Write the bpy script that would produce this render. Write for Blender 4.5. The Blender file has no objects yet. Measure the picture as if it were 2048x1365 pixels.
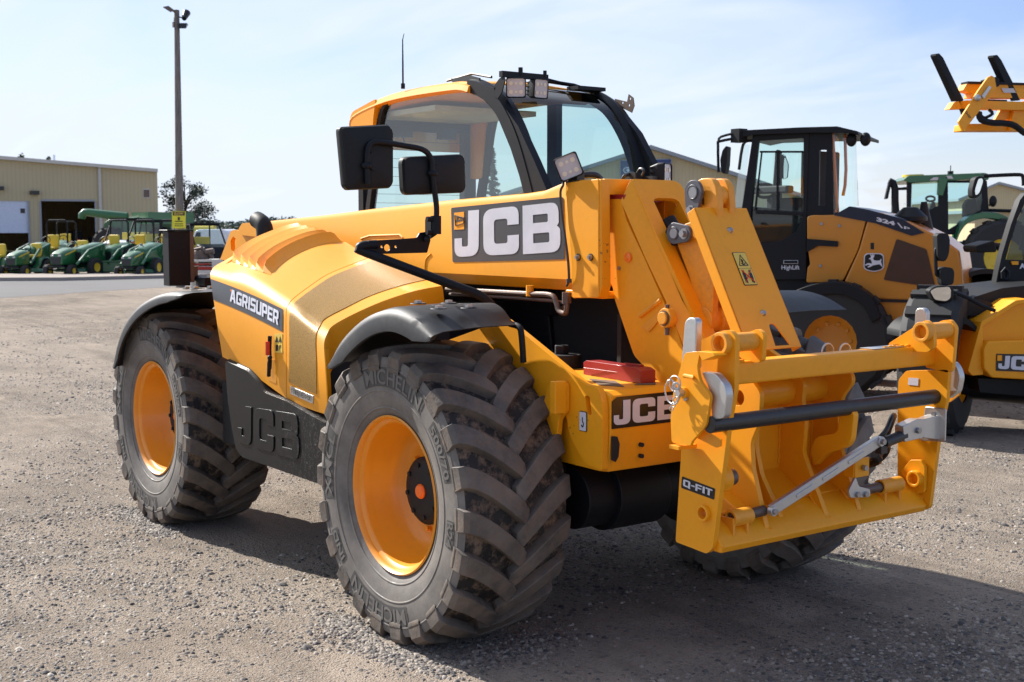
import bpy, bmesh, math, random
import numpy as np
from mathutils import Vector, Matrix
from mathutils.geometry import tessellate_polygon
V = Vector
rnd = random.Random(7)
sc = bpy.context.scene
col = sc.collection

# ------------------------------------------------------------------ camera
CAM = V((4.5945, -3.8378, 1.7303)); YAW = 2.5107; PITCH = .0871; FPX = 2573.38
FW = V((math.cos(YAW)*math.cos(PITCH), math.sin(YAW)*math.cos(PITCH), -math.sin(PITCH)))
RT = V((math.sin(YAW), -math.cos(YAW), 0)); UP = RT.cross(FW)
cd = bpy.data.cameras.new('camera'); cam = bpy.data.objects.new('camera', cd); col.objects.link(cam)
cam.matrix_world = Matrix.Translation(CAM) @ Matrix((RT, UP, -FW)).transposed().to_4x4()
cd.sensor_width = 36; cd.lens = FPX/2048*36; cd.clip_end = 3000; cd.clip_start = .05
cd.dof.use_dof = True; cd.dof.focus_distance = 5.6; cd.dof.aperture_fstop = 8.0
sc.camera = cam
# ------------------------------------------------------------------ light
sc.view_settings.view_transform = 'Standard'; sc.view_settings.look = 'None'
sc.view_settings.gamma = 1; sc.view_settings.exposure = 0.93
SUN = V((-1.35, -.30, 1.0)).normalized()
SUN_EL = math.asin(SUN.z); SUN_AZ = math.atan2(SUN.y, SUN.x)
w = bpy.data.worlds.new("World"); sc.world = w; w.use_nodes = True
nt = w.node_tree; N = nt.nodes; L = nt.links
bg = N['Background']; bg.inputs[1].default_value = .056
sky = N.new('ShaderNodeTexSky'); sky.sky_type = 'NISHITA'; sky.sun_disc = False
sky.sun_elevation = SUN_EL; sky.sun_rotation = math.pi/2 - SUN_AZ
sky.air_density = 1.15; sky.dust_density = .25; sky.ozone_density = 1.6
# thin high cloud: noise over the sky direction projected on a flat layer
tc = N.new('ShaderNodeTexCoord'); sep = N.new('ShaderNodeSeparateXYZ'); L.new(tc.outputs['Generated'], sep.inputs[0])
zz = N.new('ShaderNodeMath'); zz.operation = 'MAXIMUM'; zz.inputs[1].default_value = .0; L.new(sep.outputs[2], zz.inputs[0])
za = N.new('ShaderNodeMath'); za.operation = 'ADD'; za.inputs[1].default_value = .12; L.new(zz.outputs[0], za.inputs[0])
cx = N.new('ShaderNodeMath'); cx.operation = 'DIVIDE'; L.new(sep.outputs[0], cx.inputs[0]); L.new(za.outputs[0], cx.inputs[1])
cy = N.new('ShaderNodeMath'); cy.operation = 'DIVIDE'; L.new(sep.outputs[1], cy.inputs[0]); L.new(za.outputs[0], cy.inputs[1])
cmb = N.new('ShaderNodeCombineXYZ'); L.new(cx.outputs[0], cmb.inputs[0]); L.new(cy.outputs[0], cmb.inputs[1])
mp = N.new('ShaderNodeMapping'); mp.inputs['Scale'].default_value = (.55, 1.5, 1); mp.inputs['Rotation'].default_value = (0, 0, .5); mp.inputs['Location'].default_value = (1.3, 4.1, 0)
L.new(cmb.outputs[0], mp.inputs[0])
cn = N.new('ShaderNodeTexNoise'); cn.inputs['Scale'].default_value = .95; cn.inputs['Detail'].default_value = 5; cn.inputs['Roughness'].default_value = .5; cn.inputs['Distortion'].default_value = .6
L.new(mp.outputs[0], cn.inputs['Vector'])
cr = N.new('ShaderNodeMapRange'); cr.inputs[1].default_value = .38; cr.inputs[2].default_value = .72; cr.inputs[3].default_value = .0; cr.inputs[4].default_value = .75
L.new(cn.outputs[0], cr.inputs[0])
# low cumulus near the horizon
pn = N.new('ShaderNodeTexNoise'); pn.inputs['Scale'].default_value = 9; pn.inputs['Detail'].default_value = 5
pm = N.new('ShaderNodeMapping'); pm.inputs['Scale'].default_value = (1, 1, 2.6); L.new(tc.outputs['Generated'], pm.inputs[0]); L.new(pm.outputs[0], pn.inputs['Vector'])
pr = N.new('ShaderNodeMapRange'); pr.inputs[1].default_value = .56; pr.inputs[2].default_value = .68; L.new(pn.outputs[0], pr.inputs[0])
pb = N.new('ShaderNodeMapRange'); pb.inputs[1].default_value = .16; pb.inputs[2].default_value = .05; L.new(sep.outputs[2], pb.inputs[0])
pmul = N.new('ShaderNodeMath'); pmul.operation = 'MULTIPLY'; L.new(pr.outputs[0], pmul.inputs[0]); L.new(pb.outputs[0], pmul.inputs[1])
pmx = N.new('ShaderNodeMath'); pmx.operation = 'MAXIMUM'; L.new(pmul.outputs[0], pmx.inputs[0]); L.new(cr.outputs[0], pmx.inputs[1])
# the veil of cloud brightens towards the sun
dp = N.new('ShaderNodeVectorMath'); dp.operation = 'DOT_PRODUCT'; L.new(tc.outputs['Generated'], dp.inputs[0]); dp.inputs[1].default_value = SUN
vr = N.new('ShaderNodeMapRange'); vr.inputs[1].default_value = .30; vr.inputs[2].default_value = .85; vr.inputs[3].default_value = 0; vr.inputs[4].default_value = .62; L.new(dp.outputs['Value'], vr.inputs[0])
hz = N.new('ShaderNodeMapRange'); hz.inputs[1].default_value = .13; hz.inputs[2].default_value = .0; hz.inputs[3].default_value = 0; hz.inputs[4].default_value = .45; L.new(sep.outputs[2], hz.inputs[0])
va = N.new('ShaderNodeMath'); va.operation = 'ADD'; L.new(vr.outputs[0], va.inputs[0]); L.new(hz.outputs[0], va.inputs[1])
vb = N.new('ShaderNodeMath'); vb.operation = 'ADD'; vb.use_clamp = True; L.new(va.outputs[0], vb.inputs[0]); L.new(pmx.outputs[0], vb.inputs[1])
pmx = vb
mix = N.new('ShaderNodeMixRGB'); L.new(pmx.outputs[0], mix.inputs[0])
tn = N.new('ShaderNodeMixRGB'); tn.blend_type = 'MULTIPLY'; tn.inputs[0].default_value = 1; L.new(sky.outputs[0], tn.inputs[1]); tn.inputs[2].default_value = (1.02, 1.08, 1.5, 1); L.new(tn.outputs[0], mix.inputs[1]); mix.inputs[2].default_value = (8.2, 9.0, 10.2, 1)
CLOUD = mix
L.new(mix.outputs[0], bg.inputs[0])
sd = bpy.data.lights.new('sun', 'SUN'); sd.energy = 5.0; sd.angle = math.radians(.53); sd.color = (1, .955, .89)
so = bpy.data.objects.new('sun', sd); col.objects.link(so); so.rotation_euler = SUN.to_track_quat('Z', 'Y').to_euler(); so.location = (0, 0, 30)

# ------------------------------------------------------------------ pixel -> point on a real plane
def ray(px, py): return FW + RT*((px-1024)/FPX) - UP*((py-682.5)/FPX)
def U(px, py, **k):
    d = ray(px, py); (a, v), = k.items()
    if a == 'd': t = v
    else:
        i = 'xyz'.index(a); t = (v-CAM[i])/d[i]
    return CAM + d*t
def UL(pts, **k): return [U(p[0], p[1], **k) for p in pts]
class Plane:
    """vertical plane through a base point; heading = horizontal unit direction; nrm points away from the camera"""
    def __init__(s, px, d, tilt):
        s.o = U(px, 458, d=d); s.o.z = 0
        r = V((RT.x, RT.y, 0)).normalized(); f = V((FW.x, FW.y, 0)).normalized()
        s.h = r*math.cos(tilt) - f*math.sin(tilt); s.n = f*math.cos(tilt) + r*math.sin(tilt)
    def __call__(s, px, py, off=0.0):
        d = ray(px, py); q = s.o + s.n*off
        return CAM + d*((q-CAM).dot(s.n)/d.dot(s.n))
    def L(s, pts, off=0.0): return [s(p[0], p[1], off) for p in pts]

# ------------------------------------------------------------------ geometry collector
class G:
    def __init__(s): s.v = []; s.f = []; s.m = []; s.mi = 0
    def add(s, vs, fs):
        n = len(s.v); s.v += [V(x) for x in vs]; s.f += [tuple(n+i for i in f) for f in fs]; s.m += [s.mi]*len(fs)
        return s
    def hexa(s, p):  # 8 points: bottom loop 0-3, top loop 4-7
        return s.add(p, [(0,3,2,1),(4,5,6,7),(0,1,5,4),(1,2,6,5),(2,3,7,6),(3,0,4,7)])
    def box(s, c, sz, R=None):
        c = V(c); h = V(sz)/2; ps = []
        for z in (-1, 1):
            for x, y in ((-1,-1),(1,-1),(1,1),(-1,1)):
                q = V((x*h.x, y*h.y, z*h.z)); ps.append(c + (R @ q if R else q))
        return s.hexa(ps)
    def obox(s, c, ax, ay, az):  # centre and three half-axis vectors
        ps = []
        for k in (-1, 1):
            for i, j in ((-1,-1),(1,-1),(1,1),(-1,1)): ps.append(V(c)+ax*i+ay*j+az*k)
        return s.hexa(ps)
    def plate(s, poly, th, holes=()):
        th = V(th); loops = [list(map(V, poly))] + [list(map(V, h)) for h in holes]
        allp = [p for l in loops for p in l]; n = len(allp)
        vs = allp + [p+th for p in allp]
        fs = []
        if not holes:
            fs += [tuple(range(n)), tuple(range(2*n-1, n-1, -1))]
        else:
            for t in tessellate_polygon(loops):
                fs += [tuple(t), tuple(n+i for i in reversed(t))]
        o = 0
        for l in loops:
            m = len(l)
            for i in range(m): a, b = o+i, o+(i+1) % m; fs.append((a, b, b+n, a+n))
            o += m
        return s.add(vs, fs)
    def frame(s, p0, p1):
        a = (V(p1)-V(p0)); L_ = a.length or 1e-9; a = a/L_
        t = V((0,0,1)) if abs(a.z) < .9 else V((1,0,0))
        u = a.cross(t).normalized(); return a, u, a.cross(u).normalized()
    def cyl(s, p0, p1, r0, r1=None, n=20, ri=0):
        r1 = r0 if r1 is None else r1; a, u, w_ = s.frame(p0, p1); vs = []
        for p, r in ((p0, r0), (p1, r1)):
            for i in range(n):
                t = 2*math.pi*i/n; vs.append(V(p)+(u*math.cos(t)+w_*math.sin(t))*r)
        fs = [(i, (i+1) % n, n+(i+1) % n, n+i) for i in range(n)]
        if ri:
            for p in (p0, p1):
                for i in range(n):
                    t = 2*math.pi*i/n; vs.append(V(p)+(u*math.cos(t)+w_*math.sin(t))*ri)
            fs += [(2*n+i, 3*n+i, 3*n+(i+1) % n, 2*n+(i+1) % n) for i in range(n)]
            fs += [(i, 2*n+i, 2*n+(i+1) % n, (i+1) % n) for i in range(n)]
            fs += [(n+i, n+(i+1) % n, 3*n+(i+1) % n, 3*n+i) for i in range(n)]
        else: fs += [tuple(range(n-1, -1, -1)), tuple(range(n, 2*n))]
        return s.add(vs, fs)
    def tube(s, path, r, n=10, smooth=0, flat=None):
        P = [V(p) for p in path]
        if smooth: P = spline(P, smooth)
        m = len(P); rings = []; pu = None
        for i in range(m):
            a = (P[min(i+1, m-1)]-P[max(i-1, 0)]).normalized()
            if pu is None:
                t = V((0,0,1)) if abs(a.z) < .9 else V((1,0,0)); u = a.cross(t).normalized()
            else: u = (pu - a*pu.dot(a)).normalized()
            pu = u; w_ = a.cross(u); rr = r[i] if isinstance(r, (list, tuple)) else r
            rings.append([P[i]+u*math.cos(2*math.pi*k/n)*rr+w_*math.sin(2*math.pi*k/n)*rr*(flat or 1) for k in range(n)])
        return s.loft(rings)
    def loft(s, rings, closed=True, caps=True):
        n = len(rings[0]); vs = [p for r in rings for p in r]; fs = []
        for i in range(len(rings)-1):
            for k in range(n if closed else n-1):
                a = i*n+k; b = i*n+(k+1) % n; fs.append((a, b, b+n, a+n))
        if caps and closed:
            fs += [tuple(range(n-1, -1, -1)), tuple(range(len(vs)-n, len(vs)))]
        return s.add(vs, fs)
    def grid(s, rows): return s.loft(rows, closed=False, caps=False)
    def lathe(s, prof, c, axis='y', n=48, caps=False):
        rings = []; c = V(c)
        for r, a in prof:
            ring = []
            for k in range(n):
                t = 2*math.pi*k/n
                if axis == 'y': q = V((r*math.cos(t), a, r*math.sin(t)))
                elif axis == 'z': q = V((r*math.cos(t), r*math.sin(t), a))
                else:
                    A, u, w_ = axis; q = A*a + u*math.cos(t)*r + w_*math.sin(t)*r
                ring.append(c+q)
            rings.append(ring)
        return s.loft(rings, True, caps)
    def ball(s, c, r, n=12, m=8):
        r = V(r) if hasattr(r, '__len__') else V((r, r, r)); rings = []
        for i in range(m+1):
            p = math.pi*i/m; q = max(math.sin(p), .02)
            rings.append([V(c)+V((r.x*q*math.cos(2*math.pi*k/n), r.y*q*math.sin(2*math.pi*k/n), -r.z*math.cos(p))) for k in range(n)])
        return s.loft(rings)
    def merge(s, o, f=lambda p: p):
        return s.add([f(p) for p in o.v], o.f)

def spline(P, k=6, closed=False):
    n = len(P); out = []
    for i in range(n if closed else n-1):
        if closed: a, b, c, d = P[(i-1) % n], P[i], P[(i+1) % n], P[(i+2) % n]
        else: a, b, c, d = P[max(i-1, 0)], P[i], P[i+1], P[min(i+2, n-1)]
        for j in range(k):
            t = j/k
            out.append(.5*((2*b)+(-a+c)*t+(2*a-5*b+4*c-d)*t*t+(-a+3*b-3*c+d)*t*t*t))
    if not closed: out.append(P[-1].copy())
    return out
def fillet(poly, rs, k=5):
    """round the corners of a polygon; rs = radius for every corner or list"""
    P = [V(p) for p in poly]; n = len(P); out = []
    for i in range(n):
        r = (rs[i] if i < len(rs) else rs[-1]) if isinstance(rs, (list, tuple)) else rs
        a, b, c = P[i-1], P[i], P[(i+1) % n]
        if r <= 0: out.append(b); continue
        r_ = min(r, (a-b).length*.49, (c-b).length*.49); p, q = b+(a-b).normalized()*r_, b+(c-b).normalized()*r_
        for j in range(k+1):
            t = j/k; out.append(p*(1-t)**2+b*2*t*(1-t)+q*t*t)
    return out
def circle(c, r, u, w_, n=20): return [V(c)+u*math.cos(2*math.pi*i/n)*r+w_*math.sin(2*math.pi*i/n)*r for i in range(n)]

def O(name, g, mat, parent=None, bevel=0, angle=35, smooth=True, origin=None, seg=2, label=None, recalc=True, doubles=False):
    while parent is not None and parent.parent is not None and parent.parent.parent is not None: parent = parent.parent
    org = V(origin) if origin is not None else V((0, 0, 0))
    if parent is not None and '_org' in parent: base = V(parent['_org'])
    else: base = V((0, 0, 0))
    me = bpy.data.meshes.new(name)
    if origin is not None:
        me.from_pydata(g.v, [], g.f); org = org-base   # geometry given round its own origin
    else: me.from_pydata([p-base for p in g.v], [], g.f)
    mats = mat if isinstance(mat, (list, tuple)) else [mat]
    for m_ in mats: me.materials.append(m_)
    if len(mats) > 1: me.polygons.foreach_set('material_index', g.m)
    if recalc or doubles:
        bm = bmesh.new(); bm.from_mesh(me)
        if doubles: bmesh.ops.remove_doubles(bm, verts=bm.verts, dist=1e-5)
        if recalc: bmesh.ops.recalc_face_normals(bm, faces=bm.faces)
        bm.to_mesh(me); bm.free()
    if smooth:
        me.polygons.foreach_set('use_smooth', [True]*len(me.polygons)); me.set_sharp_from_angle(angle=math.radians(angle))
    o = bpy.data.objects.new(name, me); col.objects.link(o); o.location = org
    if parent is not None: o.parent = parent
    if bevel:
        b = o.modifiers.new('bevel', 'BEVEL'); b.width = bevel; b.segments = seg; b.limit_method = 'ANGLE'; b.angle_limit = math.radians(40); b.harden_normals = True
    if label: o['label'] = label
    if origin is not None: o['_org'] = [0, 0, 0]
    elif parent is not None and '_org' in parent: o['_org'] = list(base)
    return o
def thing(name, label, cat, loc=(0, 0, 0), group=None):
    o = bpy.data.objects.new(name, None); col.objects.link(o); o.location = loc; o['_org'] = list(loc)
    o['label'] = label; o['category'] = cat
    if group: o['group'] = group
    return o
def tag(o, label, cat, group=None):
    o['label'] = label; o['category'] = cat
    if group: o['group'] = group
    return o
def copy_tree(o, parent=None):
    c = o.copy(); col.objects.link(c)
    if parent is not None: c.parent = parent
    for ch in list(o.children): copy_tree(ch, c)
    return c

# ------------------------------------------------------------------ materials
def new_mat(name):
    m = bpy.data.materials.new(name); m.use_nodes = True; n = m.node_tree
    return m, n.nodes, n.links, n.nodes['Principled BSDF']
def noise(N, L, scale, detail=4, rough=.55, co='Object', dist=0, sc3=None):
    tc = N.new('ShaderNodeTexCoord'); t = N.new('ShaderNodeTexNoise')
    t.inputs['Scale'].default_value = scale; t.inputs['Detail'].default_value = detail; t.inputs['Roughness'].default_value = rough; t.inputs['Distortion'].default_value = dist
    if sc3:
        mp = N.new('ShaderNodeMapping'); mp.inputs['Scale'].default_value = sc3; L.new(tc.outputs[co], mp.inputs[0]); L.new(mp.outputs[0], t.inputs['Vector'])
    else: L.new(tc.outputs[co], t.inputs['Vector'])
    return t
def ramp(N, L, src, stops):
    r = N.new('ShaderNodeValToRGB'); e = r.color_ramp.elements
    while len(e) < len(stops): e.new(.5)
    for q, (p, c) in zip(e, stops):
        q.position = p; q.color = (c, c, c, 1) if not hasattr(c, '__len__') else (*c, 1)
    L.new(src, r.inputs[0]); return r
def mixc(N, L, fac, a, b):
    m = N.new('ShaderNodeMixRGB')
    for i, x in ((0, fac), (1, a), (2, b)):
        if hasattr(x, 'default_value') or hasattr(x, 'is_linked'): L.new(x, m.inputs[i])
        elif i == 0: m.inputs[0].default_value = x
        else: m.inputs[i].default_value = (*x, 1)
    return m
def bump(N, L, h, b, strength=.3, dist=.01):
    q = N.new('ShaderNodeBump'); q.inputs['Strength'].default_value = strength; q.inputs['Distance'].default_value = dist
    L.new(h, q.inputs['Height']); L.new(q.outputs[0], b.inputs['Normal']); return q
def paint(name, c, rough=.32, coat=.35, dirt=.25, dirtc=(.30, .2, .11), metal=0, dscale=3.0, peel=.02, spec=.5, chips=0):
    m, N, L, b = new_mat(name)
    n1 = noise(N, L, dscale, 6, .65); n2 = noise(N, L, 38, 4, .7)
    f = N.new('ShaderNodeMath'); f.operation = 'MULTIPLY'; L.new(n1.outputs[0], f.inputs[0]); L.new(n2.outputs[0], f.inputs[1])
    r = ramp(N, L, f.outputs[0], [(.22, 0), (.52, dirt)])
    mx = mixc(N, L, r.outputs[0], c, dirtc)
    if chips:
        n3 = noise(N, L, 55, 2, .5); n4 = noise(N, L, 2.2, 3, .6); q = N.new('ShaderNodeMath'); q.operation = 'MULTIPLY'; L.new(n3.outputs[0], q.inputs[0]); L.new(n4.outputs[0], q.inputs[1])
        r3 = ramp(N, L, q.outputs[0], [(.455, 0), (.47, chips)]); mx = mixc(N, L, r3.outputs[0], mx.outputs[0], (.10, .06, .035))
    L.new(mx.outputs[0], b.inputs['Base Color'])
    rr = N.new('ShaderNodeMapRange'); rr.inputs[3].default_value = rough; rr.inputs[4].default_value = min(rough+.3, .9); L.new(n1.outputs[0], rr.inputs[0]); L.new(rr.outputs[0], b.inputs['Roughness'])
    b.inputs['Coat Weight'].default_value = coat; b.inputs['Coat Roughness'].default_value = .12; b.inputs['Metallic'].default_value = metal
    b.inputs['Specular IOR Level'].default_value = spec
    if peel: bump(N, L, n2.outputs[0], b, peel, .004)
    return m
def plain(name, c, rough=.6, metal=0, spec=.5):
    m, N, L, b = new_mat(name); n = noise(N, L, 9, 5, .6)
    a = mixc(N, L, n.outputs[0], tuple(x*.8 for x in c), tuple(min(1, x*1.18) for x in c)); L.new(a.outputs[0], b.inputs['Base Color'])
    b.inputs['Roughness'].default_value = rough; b.inputs['Metallic'].default_value = metal; b.inputs['Specular IOR Level'].default_value = spec
    return m
def glass(name, tint=(.72, .88, .84), refl=.9, ior=1.6):
    m = bpy.data.materials.new(name); m.use_nodes = True; n = m.node_tree; N = n.nodes; L = n.links
    N.remove(N['Principled BSDF']); t = N.new('ShaderNodeBsdfTransparent'); t.inputs[0].default_value = (*tint, 1)
    g = N.new('ShaderNodeBsdfGlossy'); g.inputs['Roughness'].default_value = .02; g.inputs[0].default_value = (refl, refl, refl, 1)
    lw = N.new('ShaderNodeLayerWeight'); lw.inputs[0].default_value = .5; pw = N.new('ShaderNodeMath'); pw.operation = 'POWER'; L.new(lw.outputs['Facing'], pw.inputs[0]); pw.inputs[1].default_value = 5
    f0 = ((ior-1)/(ior+1))**2; fr = N.new('ShaderNodeMath'); fr.operation = 'MULTIPLY_ADD'; L.new(pw.outputs[0], fr.inputs[0]); fr.inputs[1].default_value = 1-f0; fr.inputs[2].default_value = f0
    mx = N.new('ShaderNodeMixShader'); L.new(fr.outputs[0], mx.inputs[0]); L.new(t.outputs[0], mx.inputs[1]); L.new(g.outputs[0], mx.inputs[2])
    L.new(mx.outputs[0], N['Material Output'].inputs[0]); return m
YEL = (.88, .345, .004)
M = {}
M['yellow'] = paint('yellow paint', YEL, .36, .18, .20, (.40,.19,.035), spec=.35, chips=.7)
M['yellow_worn'] = paint('worn yellow paint', (.80, .32, .012), .40, .2, .38, (.13, .07, .035), dscale=5)
M['rim'] = paint('rim paint', (.86, .31, .005), .28, .4, .15)
M['ldr'] = paint('loader paint', (.54, .205, .012), .25, .5, .15)
M['green'] = paint('green paint', (.008, .105, .030), .25, .5, .1, (.2, .2, .15))
M['jyel'] = paint('seat yellow', (.72, .50, .03), .4, .1, .1)
M['black'] = paint('black plastic', (.009, .010, .011), .42, 0, .06, (.12, .11, .1), dscale=4, peel=.08, spec=.28)
M['satin'] = paint('satin black', (.006, .007, .010), .34, 0, .05, (.12, .11, .1), spec=.25)
M['dark'] = plain('dark part and hollow shade', (.008, .008, .009), .7)  # near black for dark parts and as painted shade in hollows
M['grey'] = plain('decal grey', (.055, .055, .06), .35)
M['white'] = plain('decal white', (.62, .62, .68), .35)
M['dblack'] = plain('decal black', (.01, .01, .012), .3)
M['steel'] = paint('zinc plate', (.55, .55, .54), .28, 0, .2, (.25, .23, .2), metal=.85, spec=.5)
M['bolt'] = plain('bolt steel', (.35, .35, .36), .35, .8)
M['iron'] = paint('worn pin steel', (.16, .12, .10), .35, 0, .5, (.06, .03, .02), metal=.7)
M['bar'] = paint('black bar', (.014, .014, .015), .33, .2, .1, (.2, .15, .1))
M['red'] = paint('red paint', (.30, .006, .009), .3, .3, .15)
M['redm'] = plain('red marker', (.7, .03, .01), .3)
M['amber'] = plain('amber lens', (.95, .18, .01), .12)
M['ylabel'] = plain('yellow label', (.75, .52, .08), .4)
M['lens'] = plain('light lens', (.55, .50, .50), .12)
M['bulb'] = plain('lens cell', (.75, .66, .5), .1)
M['mirror'] = plain('mirror glass', (.75, .78, .8), .03, 1)
M['glass'] = glass('cab glass', (.80, .93, .90)); M['glass_dark'] = glass('tinted glass', (.16, .22, .24)); M['glass_grey'] = glass('grey glass', (.74, .86, .83), ior=2.1)
M['cream'] = plain('headliner', (.62, .62, .56), .8)
M['seatf'] = plain('seat fabric', (.03, .03, .035), .8)
M['mud'] = plain('dried mud', (.16, .11, .07), .95)
M['whitep'] = plain('white paint', (.75, .77, .80), .35)
M['navy'] = plain('sign blue', (.02, .045, .16), .4)

def rubber_mat(name, c1, c2, mud=.3, bs=.25):
    m, N, L, b = new_mat(name)
    n1 = noise(N, L, 5, 6, .7); n2 = noise(N, L, 60, 4, .7); n3 = noise(N, L, 16, 5, .75)
    r = ramp(N, L, n1.outputs[0], [(.3, 0), (.7, 1)]); a = mixc(N, L, r.outputs[0], c1, c2)
    r2 = ramp(N, L, n3.outputs[0], [(.47, 0), (.64, mud)]); a2 = mixc(N, L, r2.outputs[0], a.outputs[0], (.20, .135, .09))
    L.new(a2.outputs[0], b.inputs['Base Color'])
    rr = ramp(N, L, n3.outputs[0], [(.3, .5), (.7, .85)]); L.new(rr.outputs[0], b.inputs['Roughness'])
    ad = N.new('ShaderNodeMath'); ad.operation = 'ADD'; L.new(n2.outputs[0], ad.inputs[0]); L.new(r2.outputs[0], ad.inputs[1])
    bump(N, L, ad.outputs[0], b, bs, .006); return m
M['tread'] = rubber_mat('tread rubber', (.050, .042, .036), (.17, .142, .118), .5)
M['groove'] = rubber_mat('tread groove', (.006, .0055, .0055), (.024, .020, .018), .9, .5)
M['side'] = rubber_mat('sidewall rubber', (.10, .092, .083), (.22, .198, .175), .15, .12)
M['letter'] = plain('sidewall letters', (.14, .128, .115), .75)
M['letterdark'] = plain('sidewall letter band', (.065, .061, .056), .7)
M['farrub'] = plain('far tyre', (.018, .018, .019), .75)

# ------------------------------------------------------------------ lettering
def P2(*a): return [V((x, y, 0)) for x, y in a]
GLY = {
 'J': (.64, [fillet(P2((.36,1),(.64,1),(.64,0),(0,0),(0,.41),(.20,.41),(.20,.22),(.36,.22)), [0,0,.24,.22,0,0,.04,.05])]),
 'C': (.90, [fillet(P2((0,0),(.90,0),(.90,.40),(.62,.40),(.62,.24),(.28,.24),(.28,.76),(.62,.76),(.62,.62),(.90,.62),(.90,1),(0,1)), [.25,.25,0,0,.06,.08,.08,.06,0,0,.25,.25])]),
 'B': (.95, [fillet(P2((0,0),(.95,0),(.95,.47),(.87,.53),(.92,.58),(.92,1),(0,1)), [.0,.25,.12,0,.10,.22,.0]),
             P2((.27,.21),(.66,.21),(.68,.24),(.68,.39),(.66,.41),(.27,.41)), P2((.27,.62),(.63,.62),(.65,.64),(.65,.77),(.63,.79),(.27,.79))]),
}
def _g(w_, outer, rs, *holes): return (w_, [fillet(P2(*outer), rs)]+[P2(*h) for h in holes])
GLY.update({
 'A': _g(.95, [(0,0),(.26,0),(.33,.22),(.62,.22),(.69,0),(.95,0),(.66,1),(.29,1)], 0, [(.38,.40),(.57,.40),(.475,.74)]),
 'G': _g(.90, [(0,0),(.9,0),(.9,.54),(.48,.54),(.48,.37),(.66,.37),(.66,.2),(.26,.2),(.26,.8),(.88,.8),(.88,1),(0,1)], [.2,.12,0,0,0,0,0,.03,.03,0,.1,.2]),
 'R': _g(.92, [(0,0),(.26,0),(.26,.34),(.42,.34),(.62,0),(.92,0),(.70,.37),(.88,.45),(.88,1),(0,1)], [0,0,0,0,0,0,0,.08,.18,0], [(.26,.52),(.62,.52),(.62,.80),(.26,.80)]),
 'I': _g(.27, [(0,0),(.27,0),(.27,1),(0,1)], 0),
 'S': _g(.86, [(0,0),(.86,0),(.86,.6),(.26,.6),(.26,.8),(.84,.8),(.84,1),(0,1),(0,.41),(.60,.41),(.60,.2),(0,.2)], [0,.16,.12,0,0,0,0,.16,.12,0,0,0]),
 'U': _g(.88, [(0,0),(.88,0),(.88,1),(.62,1),(.62,.2),(.26,.2),(.26,1),(0,1)], [.2,.2,0,0,.03,.03,0,0]),
 'P': _g(.86, [(0,0),(.26,0),(.26,.32),(.86,.32),(.86,1),(0,1)], [0,0,0,.16,.16,0], [(.26,.51),(.60,.51),(.60,.80),(.26,.80)]),
 'E': _g(.80, [(0,0),(.8,0),(.8,.2),(.26,.2),(.26,.41),(.76,.41),(.76,.59),(.26,.59),(.26,.8),(.8,.8),(.8,1),(0,1)], 0),
 'Q': _g(.95, [(0,0),(.62,0),(.72,-.10),(.95,-.10),(.88,.08),(.9,.14),(.9,1),(0,1)], [.2,0,0,0,0,0,.2,.2], [(.26,.2),(.64,.2),(.64,.8),(.26,.8)]),
 'F': _g(.80, [(0,0),(.26,0),(.26,.38),(.74,.38),(.74,.58),(.26,.58),(.26,.8),(.8,.8),(.8,1),(0,1)], 0),
 'T': _g(.82, [(.28,0),(.54,0),(.54,.8),(.82,.8),(.82,1),(0,1),(0,.8),(.28,.8)], 0),
 '-': _g(.42, [(0,.40),(.42,.40),(.42,.60),(0,.60)], 0),
})
def glyphs(word, gap=.09):
    """2-D polygons (outer, holes...) of the square block lettering"""
    x = 0; out = []
    for ch in word:
        w_, loops = GLY[ch]; out.append([[p+V((x, 0, 0)) for p in l] for l in loops]); x += w_+gap
    return out, x-gap
_tc = {}
def text_geo(s, bold=.0, res=3, shear=0, space=1.0):
    key = (s, bold, res, shear, space)
    if key in _tc: return _tc[key]
    c = bpy.data.curves.new('txt', 'FONT'); c.body = s; c.offset = bold; c.resolution_u = res; c.shear = shear; c.fill_mode = 'FRONT'; c.space_character = space
    o = bpy.data.objects.new('txt', c); col.objects.link(o)
    dg = bpy.context.evaluated_depsgraph_get(); me = bpy.data.meshes.new_from_object(o.evaluated_get(dg))
    vs = [v.co.copy() for v in me.vertices]; fs = [tuple(p.vertices) for p in me.polygons]
    bpy.data.objects.remove(o); bpy.data.curves.remove(c); bpy.data.meshes.remove(me)
    x0 = min(v.x for v in vs); x1 = max(v.x for v in vs); y0 = min(v.y for v in vs); y1 = max(v.y for v in vs)
    vs = [V(((v.x-x0)/(x1-x0), (v.y-y0)/(y1-y0), 0)) for v in vs]
    _tc[key] = (vs, fs, (x1-x0)/(y1-y0)); return _tc[key]
def quadmap(bl, br, tr, tl, off=None):
    bl, br, tr, tl = map(V, (bl, br, tr, tl)); o = off or V((0, 0, 0))
    return lambda u, v: (bl*(1-u)+br*u)*(1-v)+(tl*(1-u)+tr*u)*v+o
def put_text(g, s, f, u0=0, u1=1, v0=0, v1=1, **k):
    vs, fs, _ = text_geo(s, **k); return g.add([f(u0+(u1-u0)*v.x, v0+(v1-v0)*v.y) for v in vs], fs)
def put_block(g, word, f, th, u0=0, u1=1, v0=0, v1=1):
    gl, W = glyphs(word)
    for loops in gl:
        Q = [[f(u0+(u1-u0)*p.x/W, v0+(v1-v0)*p.y) for p in l] for l in loops]; g.plate(Q[0], th, Q[1:])
    return g
def put_poly(g, pts, f, th, holes=()):
    return g.plate([f(*p) for p in pts], th, [[f(*p) for p in h] for h in holes])
X, Y, Z = V((1,0,0)), V((0,1,0)), V((0,0,1))
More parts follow.
